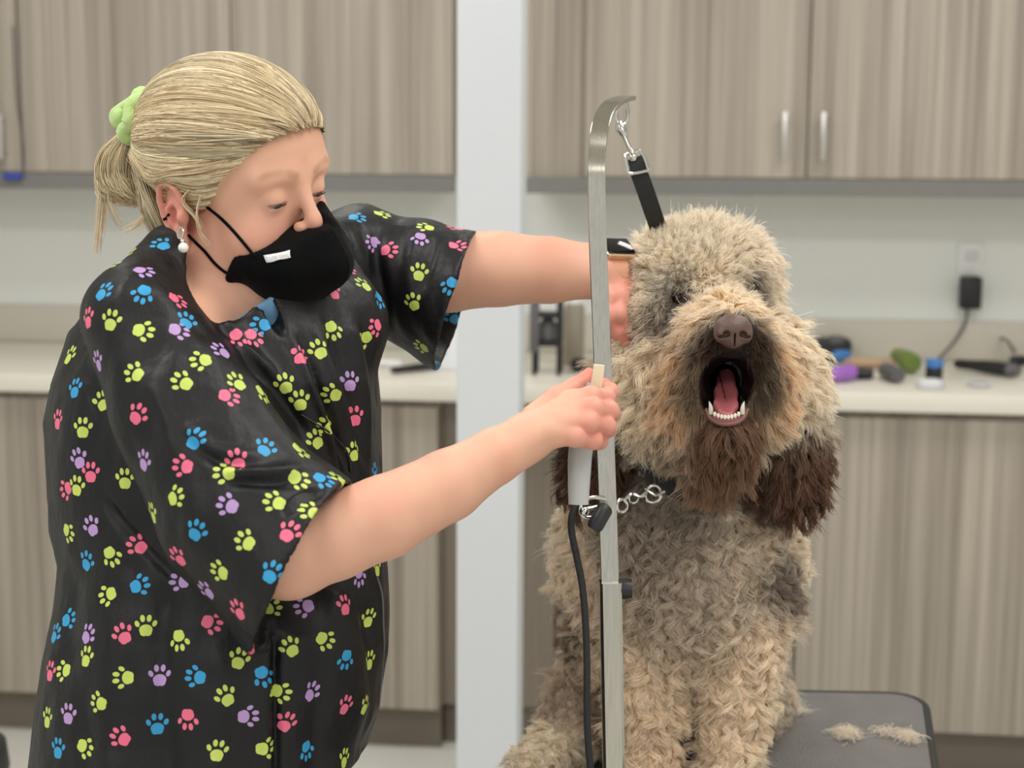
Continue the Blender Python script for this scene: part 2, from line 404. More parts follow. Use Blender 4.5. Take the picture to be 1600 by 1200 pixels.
# clipper-like tools
def tool(name, label, cat, a, b, r0, r1, m, m2=None, z=.0, group=None):
    a = np.array(a, float); b = np.array(b, float); a[2] += z+max(r0, r1); b[2] += z+max(r0, r1)
    t = empty(name, (a+b)/2, label, cat, group); d = b-a
    MB().tube([a, a+d*.06, a+d*.3, a+d*.6, b], [r0*.7, r0, r0*1.02, (r0+r1)/2, r1*.9], 14).build('body', m, t)
    if m2 is not None:
        n = d/np.linalg.norm(d)
        MB().tube([b, b+n*.012, b+n*.03], [r1*.95, r1*.9, r1*.6], 14).build('head', m2, t)
    return t
tool('flat_iron_tool', 'long black handled grooming tool with a grey end lying on the right of the counter', 'grooming tool', on(1492, 580), on(1575, 590), .013, .021, M_blackp, M_greyp)
tool('grooming_scissors_case', 'black slim case lying near the purple tool on the counter', 'case', on(1327, 592), on(1364, 593), .015, .015, M_blackp)
tool('wooden_brush', 'brush with tan wooden handle lying behind the purple tool', 'brush', on(1318, 574), on(1380, 576), .016, .014, M_tan, M_tan)
tool('slicker_brush', 'green and lime rounded brush lying mid-clutter on the counter', 'brush', on(1425, 586), on(1402, 572), .027, .021, M_green, M_lime, .004)
tool('nail_grinder', 'stubby dark grey grinder lying in front of the green brush', 'nail grinder', on(1382, 590), on(1404, 600), .021, .019, M_greyp)
# black box (dryer/charger) with blue and purple things in front
p = on(1305, 566); t = empty('charger_base', p, 'black clipper charger base standing beside the dog\'s cheek on the counter', 'charger')
MB().box(p[0]-.05, p[0]+.045, p[1], p[1]+.09, CZ, CZ+.062, .008).build('body', M_blackp, t)
MB().box(p[0]-.015, p[0]+.02, p[1]-.002, p[1]+.02, CZ+.052, CZ+.075, .004).build('cradle', M_greyp, t)
tool('blue_comb', 'small bright blue comb lying on the purple tool', 'comb', on(1304, 581), on(1324, 579), .014, .013, M_blue, None, .030)
tool('purple_clipper', 'purple rounded clipper lying at the counter edge beside the dog\'s cheek', 'clipper', on(1298, 599), on(1330, 595), .019, .023, M_purple)
# small bits right end
c1 = spline([on(1440, 560)+[0, 0, .006], on(1500, 556)+[0, 0, .006], on(1550, 545)+[0, 0, .02], hy(1570, 530, 4.35), on(1590, 560)+[0, 0, .006]], 8)
tag(MB().tube(c1, .004, 8).build('cord', M_greyp), 'thin grey cord looping over the right end of the counter', 'cord')
tool('black_trimmer', 'small black trimmer beside the cord loop at the far right of the counter', 'trimmer', on(1580, 572), on(1612, 570), .014, .012, M_blackp, M_greyp)
p = on(1530, 603)
tag(MB().lathe([(.02, 0), (.03, .002), (.031, .006), (.026, .008)], frame(p, np.eye(3))).build('small_dish', M_clear), 'low clear dish at the counter edge under the black tool', 'dish')
# wire stand and card behind the gap between arm and pillar
p0 = on(835, 580)
t = empty('bottle_rack', p0, 'black rack with legs holding a grey bottle, right of the white pillar', 'rack')
S = 4.0/FPX
xa, xc = hy(836, 560, 4.02)[0], hy(874, 560, 4.02)[0]
b = MB()
for x in (xa, xc):
    for y in (4.0, 4.07): b.tube([(x, y, CZ), (x, y, CZ+.2)], .0065, 8)
for z in (CZ+.075, CZ+.15, CZ+.2): b.box(xa-.006, xc+.006, 3.995, 4.075, z, z+.012, .002)
b.build('frame', M_blackp, t)
MB().box(xa-.012, xa+.012, 3.99, 4.0-.007, CZ+.06, CZ+.19, .003).build('side_panel', M_greyp, t)
xm = (xa+xc)/2
tag(MB().lathe([(.022, CZ+.088), (.025, CZ+.09), (.025, CZ+.13), (.014, CZ+.145), (.012, CZ+.147)], Matrix.Translation((xm, 4.035, 0))).build('spray_bottle', M_greyp), 'grey squat bottle inside the black rack', 'bottle')
p = hy(897, 540, 4.2)
t = empty('tall_canister', (p[0], 4.2, CZ), 'taupe tall canister with pale cap right of the black rack', 'canister')
MB().lathe([(.026, CZ), (.028, CZ+.003), (.028, CZ+.16), (.02, CZ+.17)], Matrix.Translation((p[0], 4.2, 0))).build('body', M_splash if False else plain('taupe_plastic', srgb(150, 140, 124), .5), t)
MB().lathe([(.021, CZ+.17), (.021, CZ+.2), (.018, CZ+.205)], Matrix.Translation((p[0], 4.2, 0))).build('cap', M_whitep, t)
tool('black_clippers', 'dark clipper lying on the counter between the rack and the steel post', 'clipper', on(895, 580), on(930, 583), .018, .016, M_blackp)
tool('hair_clip_tool', 'flat dark handled tool on the counter just under the far sleeve', 'grooming tool', on(612, 586), on(682, 577), .009, .012, M_blackp, M_greyp)
tool('white_tube', 'small white tube lying beside the dark tool under the far sleeve', 'tube', on(590, 573), on(628, 575), .010, .011, M_whitep)
p = hy(700, 540, 4.1)
t = empty('paper_towel_box', (p[0], 4.1, CZ), 'white tissue box with bluish print standing left of the white pillar', 'box')
MB().box(p[0]-.045, p[0]+.09, 4.05, 4.15, CZ, CZ+.18, .003).build('carton', M_paper, t)
MB().box(p[0]-.03, p[0]+.0, 4.0478, 4.05, CZ+.04, CZ+.10).build('printed_panel', plain('pale_blue_print', srgb(160, 172, 205), .7), t)
# blue clip hanging at far left + thin cord
p = hy(20, 276, Yu-.02)
cp = spline([hy(20, 40, Yu-.006), hy(26, 150, Yu-.006), hy(36, 225, Yu-.008), hy(36, 268, Yu-.010), hy(28, 280, Yu-.014)], 8)
t = empty('hanging_clip', cp[0], 'blue clip on a thin dark cord hanging on the far left cabinet', 'clip')
MB().tube(cp, .0022, 6).build('cord', M_greyp, t)
MB().box(p[0]-.03, p[0]+.028, Yu-.028, Yu-.008, p[2]-.008, p[2]+.01, .006).build('clip', M_navy, t)
# dark rounded thing at the lower left corner
cpt = [U(-60, 1130, 2.6), U(-25, 1140, 2.6), U(-8, 1165, 2.6), U(2, 1210, 2.6), U(8, 1290, 2.6)]
b = MB().tube(spline(cpt, 8), .028, 14)
t = empty('stool', hz(-80, 1300, FLOOR_Z+0)*1.0, 'black rounded stool edge at the lower left corner of the room', 'stool')
ctr = U(-75, 1215, 2.75); b.bm.free()
zt = U(0, 1150, 2.75)[2]
MB().lathe([(.02, FLOOR_Z+.03), (.02, zt-.09), (.1, zt-.08)], Matrix.Translation((ctr[0], ctr[1], 0))).build('post', M_nickel, t)
MB().lathe([(.05, zt-.12), (.085, zt-.11), (.1, zt-.06), (.095, zt-.015), (.07, zt)], Matrix.Translation((ctr[0], ctr[1], 0)), 32).build('seat', M_blackp, t)
MB().lathe([(.14, FLOOR_Z+.001), (.14, FLOOR_Z+.02), (.03, FLOOR_Z+.04)], Matrix.Translation((ctr[0], ctr[1], 0)), 32).build('base', M_blackp, t)

# ------------------------------------------------------------------ grooming table
TZ = .73
A0, B0 = hz(866, 1072, TZ), hz(1447, 1082, TZ)
ex = (B0-A0); Wt = np.linalg.norm(ex); ex /= Wt; ey = np.array([ex[1], -ex[0], 0])   # toward the viewer
dn = hz(1449, 1200, TZ)-B0; dn /= np.linalg.norm(dn)
Lt = .78; ey2 = dn*.8+ey*.2; ey2 /= np.linalg.norm(ey2)
def tp(u, v, z=0.): p = A0+ex*u+ey2*v; return np.array([p[0], p[1], TZ+z])
def slab_outline(u0, u1, v0, v1, r, n=8):
    out = []
    for (cu, cv, a0) in ((u0+r, v0+r, 180), (u1-r, v0+r, 270), (u1-r, v1-r, 0), (u0+r, v1-r, 90)):
        for k in range(n+1):
            a = math.radians(a0+90*k/n); out.append((cu+r*math.cos(a), cv+r*math.sin(a)))
    return out
def slab(u0, u1, v0, v1, r, z0, z1, bev=0.):
    b = MB(); o = slab_outline(u0, u1, v0, v1, r)
    lo = [b.bm.verts.new(tuple(tp(u, v, z0))) for u, v in o]; hi = [b.bm.verts.new(tuple(tp(u, v, z1))) for u, v in o]
    N = len(o)
    for k in range(N): b.bm.faces.new((lo[k], lo[(k+1) % N], hi[(k+1) % N], hi[k]))
    b.bm.faces.new(lo[::-1]); b.bm.faces.new(hi); return b
def tmat():
    t = NT('pebbled_rubber_top'); p = t.pos(); v = t.n('ShaderNodeTexVoronoi'); t.set(v.inputs['Vector'], p); v.inputs['Scale'].default_value = 330
    a = t.noise(p, 14, 4, .6); c = t.mix(a, srgb(96, 93, 91), srgb(124, 120, 117))
    t.P(color=c, rough=.62); t.bump(v.outputs[0], .5, .002); return t.m
table = empty('grooming_table', tp(Wt/2, Lt/2, FLOOR_Z-TZ), 'grooming table with a pebbled dark grey rubber top and black rim under the dog', 'grooming table')
M_chrome = NT('polished_steel'); M_chrome.P(color=srgb(212, 212, 208), rough=.14, metal=1.); M_chrome = M_chrome.m
slab(.008, Wt-.008, .008, Lt-.008, .05, -.004, 0).build('table_top', tmat(), table, smooth=False)
rim = [tuple(tp(u, v, -.006)) for u, v in slab_outline(.004, Wt-.004, .004, Lt-.004, .054)]
MB().tube(rim, .0075, 10, closed=True).build('rim', plain('black_rubber', srgb(38, 37, 36), .55), table)
slab(.02, Wt-.02, .02, Lt-.02, .05, -.028, -.0045).build('underframe', M_blackp, table, smooth=False)
for u in (.06, Wt-.06):
    for v in (.06, Lt-.06):
        a = tp(u, v, -.028); c = np.array([a[0], a[1], FLOOR_Z+.001]); MB().tube([a, c], .014, 12).build('leg', M_chrome, table)
# steel arch: sleeve, post, arch, clamp
arm = empty('grooming_post', tp(.12, Lt-.05, 0), 'polished steel grooming arm post with arched top standing on the table before the dog', 'grooming arm')
M_steel = NT('brushed_steel'); _n = M_steel.noise(M_steel.pos((1, 1, .05)), 400, 3)
M_steel.P(color=M_steel.mix(_n, srgb(172, 169, 158), srgb(206, 203, 193)), rough=.17, metal=1.); M_steel = M_steel.m
DP = 1.60
cx = RC[:, 0]
foot = hz(962, 1372, TZ)
s0 = U(953.5, 908, DP); s1 = foot
sw = 34*DP/FPX
MB().band([s1, s1*.5+s0*.5, s0], cx*sw, sw).build('sleeve', M_steel, arm, angle=20)
MB().box(-sw*.9, sw*.9, -sw*1.1, sw*1.1, 0, .02, .003, M=Matrix.Translation(tuple(foot))).build('clamp', M_blackp, arm)
pw = 28*DP/FPX
pts = [U(953, 912, DP), U(949, 780, DP), U(944, 640, DP), U(939, 500, DP), U(934, 380, DP), U(932, 300, DP)]
arc = [U(932, 300, DP), U(932, 260, DP), U(934, 225, DP+.006), U(938, 198, DP+.020), U(945, 177, DP+.042), U(956, 163, DP+.075), U(968, 156, DP+.112), U(981, 153, DP+.155)]
MB().band(pts[:-1]+spline(arc, 6), cx*pw, .0055).build('post', M_steel, arm, angle=30)
kn = U(969, 920, DP+.003); MB().tube([kn-cx*.006, kn+cx*.004, kn+cx*.012], [.008, .011, .010], 14).build('knob', M_blackp, arm)
# leash
lead = empty('leash', U(972, 190, 1.70), 'black strap leash hanging from the steel arch by a chrome snap hook', 'leash')
D1 = 1.73
b = MB()
a0 = U(966, 186, D1); a1 = U(972, 200, D1); a2 = U(984, 232, D1+.005)
ring = [U(972+math.cos(a)*9, 176+math.sin(a)*21, D1+.0) for a in np.linspace(0, 2*math.pi, 17)[:-1]]
b.tube(ring, .0022, 8, closed=True); b.tube([U(967, 190, D1), U(970, 201, D1), U(976, 213, D1)], [.0035, .0065, .004], 10)
b.tube([U(975, 212, D1), U(980, 224, D1), U(987, 238, D1)], [.003, .0026, .0035], 10)
b.build('snap_hook', M_chrome, lead)
bk = [U(977, 243, D1+.006), U(1000, 236, D1+.006), U(1012, 262, D1+.006), U(1006, 268, D1+.006), U(984, 271, D1+.006), U(981, 262, D1+.006)]
b = MB().tube(spline(bk+[bk[0]], 4)[:-1], .0021, 8, closed=True); b.ball(U(989, 246, D1+.004), .005); b.build('buckle', M_chrome, lead)
st = [U(990, 247, D1+.006), U(997, 266, D1+.008), U(1011, 305, D1+.02), U(1028, 355, D1+.05), U(1046, 405, D1+.14), U(1052, 480, D1+.22), U(1046, 570, D1+.25), U(1040, 650, D1+.22)]
wv = RC@np.array([26*D1/FPX, 9*D1/FPX, 0]); wv[:] = wv
b = MB().band(spline(st, 5), wv, .0028).build('strap', plain('black_nylon', srgb(24, 24, 25), .6, bump=.3, scale=900), lead)
# hair tufts on the table
M_tuft = plain('cut_fur', srgb(214, 200, 182), .9)
# ------------------------------------------------------------------ the groomer
def cvec(x, y, z): return RC@np.array([x, y, z], float)      # camera-frame direction (x right, y up, z to viewer)
HR0 = np.array([-.55, -.29, .78]); HF0 = np.array([.80, -.27, .526])
HR0 /= np.linalg.norm(HR0); HF0 = HF0-HR0*(HF0@HR0); HF0 /= np.linalg.norm(HF0)
HU0 = np.cross(HR0, HF0)
HA = np.stack([RC@HR0, RC@HF0, RC@HU0], 1)      # columns: her right, forward, up
HS = 1.03
HO = U(300, 333, 1.50) - HA[:, 0]*.073*HS
def HL(P): return ((P-HO)@HA)/HS
def HW(p): return HO+HA@(np.asarray(p, float)*HS)
YS = 1.28
EC = [np.array([s*.0285, .0790, .018]) for s in (1, -1)]       # before the forward squash
def unq(p): p = np.array(p, float); p[..., 1] = np.where(p[..., 1] > 0, p[..., 1]/YS, p[..., 1]); return p
def hairline(y, x=None):     # lowest head-local z that carries hair, by how far forward
    return np.interp(y, [-.12, -.09, -.055, -.036, -.026, -.010, .004, .012, .024, .038, .050, .060, .070, .080], [-.058, -.06, -.048, -.022, .012, .034, .028, .006, .018, .038, .055, .070, .081, .088])
def head_sdf(p):
    p = p.copy(); p[:, 1] = np.where(p[:, 1] > 0, p[:, 1]*YS, p[:, 1])
    a = np.abs(p[:, 0]); q = p.copy(); q[:, 0] = a
    f = ell(p, (0, -.012, .056), (.073, .097, .080))
    f = smin(f, ell(p, (0, .040, .046), (.060, .052, .053)), .03)
    f = smin(f, ell(p, (0, .040, -.012), (.060, .047, .072)), .03)
    f = smin(f, cone(q, (.050, .002, -.035), (.018, .066, -.083), .020, .019), .03)
    f = smin(f, ell(q, (.037, .062, -.024), (.026, .024, .026)), .02)
    f = smin(f, cone(q, (.014, .090, .040), (.046, .074, .038), .0075, .007), .014)     # brow
    f = smax(f, -ell(q, (.028, .104, .018), (.020, .014, .013)), .012)                 # socket
    f = smin(f, cone(q, (.012, .082, -.055), (.0, .092, -.058), .018, .017), .02)        # mouth mound
    for c in (1,):
        e = q-EC[0]; lid = np.linalg.norm(e, axis=1)-.0138                              # lids round the eyeball
        slit = np.maximum(np.abs(e[:, 2]+.0050+.0016+.10*(e[:, 0])**2*60)-.0018, np.abs(e[:, 0])-.0110)
        lid = smax(lid, -np.maximum(slit, -(e[:, 1]-.004)), .0015)
        f = smin(f, lid, .005)
        f = np.minimum(f, cone(q, EC[0]+(-.011, .009, -.0028), EC[0]+(.011, .0065, -.0028), .0016, .0016)+.0006)
    f = smin(f, cone(p, (0, .092, .030), (0, .111, -.001), .0058, .0078), .014)          # nose
    f = smin(f, ell(p, (0, .1135, -.007), (.0078, .0100, .0080)), .008)
    f = smin(f, ell(q, (.0108, .1025, -.0105), (.0056, .0085, .0056)), .006)
    f = smax(f, -ell(q, (.0065, .110, -.0185), (.0038, .006, .005)), .002)
    f = smin(f, cone(p, (0, .088, -.043), (0, .090, -.047), .012, .012), .01)
    # ear: dished shell with a rolled rim and a lobe
    for s in (1, -1):
        b = np.array([s*.0745, -.012, -.002]); ax = np.array([s*.93, -.36, .0]); ax /= np.linalg.norm(ax)
        A = np.stack([ax, np.array([s*.36, .93, 0])/1.0, (0, .0, 1)], 1); A[:, 1] /= np.linalg.norm(A[:, 1])
        tl = math.radians(14)                                                            # ear leans back
        Bx = A@np.array([[1, 0, 0], [0, math.cos(tl), -math.sin(tl)], [0, math.sin(tl), math.cos(tl)]])
        l = (p-b)@Bx
        e = ell(l, (.003, -.004, .002), (.0065, .0175, .029))
        rim = [(.003, .011, .012), (.008, .009, .024), (.0115, -.002, .0315), (.013, -.014, .027), (.012, -.0205, .013), (.010, -.0195, -.003), (.007, -.014, -.016), (.005, -.004, -.025)]
        e = smin(e, chain(l, [np.array(r) for r in rim], [.0028, .003, .0034, .0036, .0034, .003, .003, .005]), .004)
        e = smin(e, ell(l, (.003, .001, -.027), (.005, .0085, .009)), .005)
        e = smax(e, -ell(l, (.012, -.001, -.003), (.009, .0085, .0115)), .003)           # concha
        e = smax(e, -chain(l, [np.array((.012, .003, .020)), np.array((.0125, -.010, .019)), np.array((.0125, -.014, .004))], [.0022, .003, .0022]), .003)
        e = smin(e, chain(l, [np.array((.008, -.001, .010)), np.array((.010, -.009, .004)), np.array((.008, -.007, -.010))], [.0022, .0028, .0028]), .003)
        e = smin(e, ell(l, (.004, .011, -.004), (.006, .004, .006)), .004)               # tragus
        f = smin(f, e, .005)
    return f
# limbs in picture coordinates + distance
FOREARM = [(330, 690, 1.46, 80), (450, 858, 1.43, 76), (520, 838, 1.43, 68), (600, 808, 1.435, 64), (700, 758, 1.45, 55), (775, 712, 1.46, 43), (822, 685, 1.47, 37)]
FAR_ARM = [(560, 410, 1.78, 70), (700, 424, 1.77, 63), (780, 420, 1.765, 58), (860, 422, 1.765, 51), (930, 424, 1.77, 42), (952, 424, 1.778, 36)]
def Lp(l): return [U(*p[:3]) for p in l], [p[3]*p[2]/FPX for p in l]
NEAR_FINGERS = [   # index .. little; knuckle, joints, tip; held round the clipper
 [(893, 632, 1.475, 22), (922, 622, 1.478, 17), (946, 622, 1.497, 14), (953, 612, 1.520, 12.5), (944, 601, 1.535, 11)],
 [(888, 648, 1.465, 23), (925, 640, 1.464, 18), (951, 642, 1.486, 15), (955, 645, 1.515, 13), (938, 644, 1.537, 12)],
 [(880, 662, 1.456, 22), (919, 660, 1.453, 17), (946, 665, 1.474, 14.5), (950, 669, 1.505, 13), (932, 670, 1.530, 12)],
 [(868, 676, 1.452, 20), (900, 682, 1.449, 15.5), (926, 687, 1.460, 14), (936, 688, 1.483, 13), (922, 691, 1.508, 11.5)]]
NEAR_THUMB = [(835, 655, 1.492, 24), (868, 624, 1.505, 19), (896, 606, 1.520, 15), (914, 594, 1.528, 12.5), (920, 583, 1.532, 9)]
FAR_FINGERS = [
 [(962, 432, 1.778, 21), (952, 466, 1.750, 17), (947, 492, 1.742, 14.5), (962, 516, 1.752, 13), (977, 534, 1.764, 11)],
 [(969, 428, 1.786, 21), (965, 462, 1.755, 17), (964, 490, 1.745, 15), (975, 512, 1.758, 13), (988, 526, 1.772, 11)],
 [(977, 422, 1.796, 21), (983, 452, 1.770, 17), (988, 478, 1.772, 15), (996, 500, 1.787, 13), (1004, 512, 1.80, 11)],
 [(984, 414, 1.806, 19), (1000, 440, 1.795, 15), (1010, 462, 1.80, 13), (1018, 480, 1.81, 12), (1022, 492, 1.82, 10)]]
FAR_THUMB = [(954, 432, 1.80, 19), (948, 455, 1.805, 16), (947, 476, 1.805, 13), (952, 496, 1.80, 11), (960, 508, 1.795, 9)]
def bump_knuckle(P, l, k): c = U(*l[k][:3]); return c
def body_sdf(P):
    f = head_sdf(HL(P))*HS
    nb, nt = U(332, 466, 1.588), HW((0, -.022, -.035))
    f = smin(f, cone(P, nb, nt, .066, .055), .02)
    # torso under the clothes
    f = smin(f, ell(P, U(335, 640, 1.63), (.12, .11, .20)), .05)
    f = smin(f, cone(P, U(250, 530, 1.50), U(480, 470, 1.74), .045, .035), .03)
    f = smin(f, cone(P, U(340, 700, 1.63), U(340, 1300, 1.63), .11, .115), .05)
    f = smin(f, cone(P, U(250, 540, 1.50), U(450, 850, 1.43), .058, .046), .02)
    a, r = Lp(FOREARM); f = smin(f, chain(P, a, r, .006), .012)
    a, r = Lp(FAR_ARM); f = smin(f, chain(P, a, r, .006), .012)
    for (FG, TH, W0, W1, kk) in ((NEAR_FINGERS, NEAR_THUMB, (815, 688, 1.47), None, 0), (FAR_FINGERS, FAR_THUMB, (946, 422, 1.778), None, 1)):
        h = None
        w0 = U(*W0)
        for i, l in enumerate(FG):
            a, r = Lp(l)
            ws = w0+(a[0]-w0)*.05+(a[0]-np.mean([U(*x[0][:3]) for x in FG], 0))*.55
            g = cone(P, ws, a[0], .0155, r[0]); h = g if h is None else smin(h, g, .010)
        fg = None
        for i, l in enumerate(FG):
            a, r = Lp(l); g = chain(P, a, r, .003)
            for j in (1, 2, 3): g = smin(g, np.linalg.norm(P-a[j], axis=1)-r[j]*1.06, .004)
            fg = g if fg is None else smin(fg, g, .0014)
        h = smin(h, fg, .007)
        a, r = Lp(TH); h = smin(h, chain(P, a, r, .004), .0035)
        f = smin(f, h, .012)
    return f
lo = np.min([U(60, 60, 1.4), U(60, 60, 1.9), U(1060, 60, 1.4), U(1060, 60, 1.9), U(60, 1220, 1.4), U(60, 1220, 1.9), U(1060, 700, 1.9)], 0)
hi = np.max([U(60, 60, 1.4), U(60, 60, 1.9), U(1060, 60, 1.4), U(1060, 60, 1.9), U(60, 1220, 1.4), U(60, 1220, 1.9), U(1060, 700, 1.9)], 0)
lo = np.array([min(lo[0], U(60, 600, 1.9)[0])-.02, U(300, 800, 1.30)[1]-.02, U(500, 1150, 1.5)[2]]); hi = np.array([U(1070, 500, 1.8)[0]+.02, U(300, 500, 1.95)[1], U(340, 60, 1.6)[2]])
print('body grid', (hi-lo))
Vb, Qb = nets(body_sdf, lo, hi, .0018, 2)
me = mesh('person', Vb, Qb)
# skin colour by region: ears, nose, knuckles and cheeks are redder
Lc = HL(Vb); Lc[:, 1] = np.where(Lc[:, 1] > 0, Lc[:, 1]*YS, Lc[:, 1]); red = np.zeros(len(Vb))
for s in (1, -1):
    red += .9*np.exp(-(np.linalg.norm((Lc-(s*.082, -.018, .0))/(.03, .03, .04), axis=1))**2)
red += .5*np.exp(-(np.linalg.norm((Lc-(0, .118, -.013))/(.018, .02, .014), axis=1))**2)
for s in (1, -1): red += .35*np.exp(-(np.linalg.norm((Lc-(s*.042, .075, -.02))/(.03, .03, .025), axis=1))**2)
for l in NEAR_FINGERS+FAR_FINGERS+[NEAR_THUMB, FAR_THUMB]:
    for k in (1, 2, 3, 4): red += .55*np.exp(-(np.linalg.norm(Vb-U(*l[k][:3]), axis=1)/.016)**2)
red += .35*np.clip(vnoise(Vb, 28, 3), 0, 1)*(Vb[:, 0] > U(470, 800, 1.45)[0])
red = np.clip(red, 0, 1)[:, None]
base_c, red_c = np.array(srgb(226, 176, 150)[:3]), np.array(srgb(214, 132, 118)[:3])
col = base_c*(1-red)+red_c*red
# brows, lips (under the mask) and lash line
for s in (1, -1):
    bp = [np.array(x)*[s, 1, 1] for x in ((.013, .100, .040), (.028, .099, .046), (.042, .089, .045), (.050, .078, .040))]
    d = chain(Lc, bp, [.0018, .0026, .0020, .0010]); m_ = np.clip(1-d/.0035, 0, 1)[:, None]*.38; col = col*(1-m_)+np.array(srgb(150, 110, 80)[:3])*m_
    e = Lc-EC[0]*[s, 1, 1]; d = np.abs(e[:, 2]+.0032+6*e[:, 0]**2); m_ = (np.clip(1-d/.0011, 0, 1)*(np.abs(e[:, 0]) < .0125)*(e[:, 1] > .003)*(np.linalg.norm(e, axis=1) < .0165))[:, None]*.85
    col = col*(1-m_)+np.array(srgb(62, 44, 36)[:3])*m_
_L = HL(Vb); hm = np.clip(1-(hairline(_L[:, 1])-_L[:, 2])/.014, 0, 1)*(_L[:, 1] > -.02)*(np.abs(_L[:, 0]) < .085)*(_L[:, 2] > .0)
hm = (hm*.6)[:, None]; col = col*(1-hm)+np.array(srgb(176, 138, 98)[:3])*hm
add_col(me, 'tint', col)
t = NT('skin'); at = t.n('ShaderNodeAttribute', attribute_name='tint'); p_ = t.pos()
mt = t.noise(p_, 70, 4, .6); c = t.mix(t.math('MULTIPLY', mt, .22), at.outputs['Color'], srgb(206, 138, 118))
t.P(color=c, rough=.5, sss=.12, spec=.35); t.b.inputs['Subsurface Radius'].default_value = (1, .35, .2); t.b.inputs['Subsurface Scale'].default_value = .008
t.bump(t.noise(p_, 900, 3, .6), .12, .0006)
M_skin = t.m
person = obj('person', me, M_skin)
tag(person, 'blonde woman in black paw-print smock and black mask trimming the dog', 'person')
# eyes
for i, c in enumerate(EC):
    t = NT('eyeball'); g = t.n('ShaderNodeNewGeometry'); tc = t.n('ShaderNodeTexCoord')
    sx = t.n('ShaderNodeVectorMath', operation='DISTANCE'); t.set(sx.inputs[0], g.outputs['Position'])
    gz = HW(unq(c+np.array([0, .0105, -.0062]))); sx.inputs[1].default_value = tuple(gz); d = sx.outputs['Value']
    t.P(color=t.ramp(t.math('MULTIPLY', d, 100), [(0, (.01, .01, .01, 1)), (.22, (.01, .012, .014, 1)), (.26, srgb(92, 108, 112)), (.56, srgb(60, 72, 78)), (.62, srgb(205, 196, 190))]), rough=.15)
    MB().ball(HW(unq(c)), np.array([.0128, .0128/YS, .0128])*HS, M=Matrix(HA.tolist()), n=32).build('eyeball', t.m, person)

# ---- hair on the head
HC = np.array([0, -.018, .052]); HRR = np.array([.0790, .1015, .0830])
def hair_sdf(P):
    p = HL(P); f = ell(p, HC, HRR)
    f = smin(f, ell(p, (0, -.070, -.01), (.052, .040, .055)), .03)
    cut = (hairline(p[:, 1])-p[:, 2])*.75
    # swept forward over the ear top
    f = f-.0016*np.sin(np.arctan2(p[:, 0], p[:, 2])*46+2*np.sin(p[:, 1]*40))*np.clip((p[:, 1]+.1)/.05, 0, 1)
    f = f+.010*np.clip(1+cut/.030, 0, 1)
    return smax(f, cut, .010)*HS
TIE = np.array([.020, -.118, .045])
lo = HO-.19; hi = HO+.22
Vh, Qh = nets(hair_sdf, lo, hi, .0022, 2)
mh = mesh('hair', Vh, Qh)
ph = HL(Vh); ang = np.arctan2(ph[:, 0], ph[:, 2])
def blond(seed, n): 
    r = np.random.RandomState(seed); w_ = r.rand(n, 1)
    A, B, C_ = np.array(srgb(252, 238, 204)[:3]), np.array(srgb(222, 202, 162)[:3]), np.array(srgb(150, 122, 88)[:3])
    return np.where(w_ < .55, A+(B-A)*(w_/.55), B+(C_-B)*((w_-.55)/.45)**1.2)
t = NT('scalp_hair'); t.P(color=srgb(196, 170, 128), rough=.5); t.bump(t.noise(t.pos(), 200, 2), .3, .001); M_scalp = t.m
hair_o = obj('hair', mh, M_scalp, person)
t = NT('hair_strands'); at = t.n('ShaderNodeAttribute', attribute_name='tint')
t.P(color=at.outputs['Color'], rough=.42, spec=.45); M_strand = t.m
rs = np.random.RandomState(5)
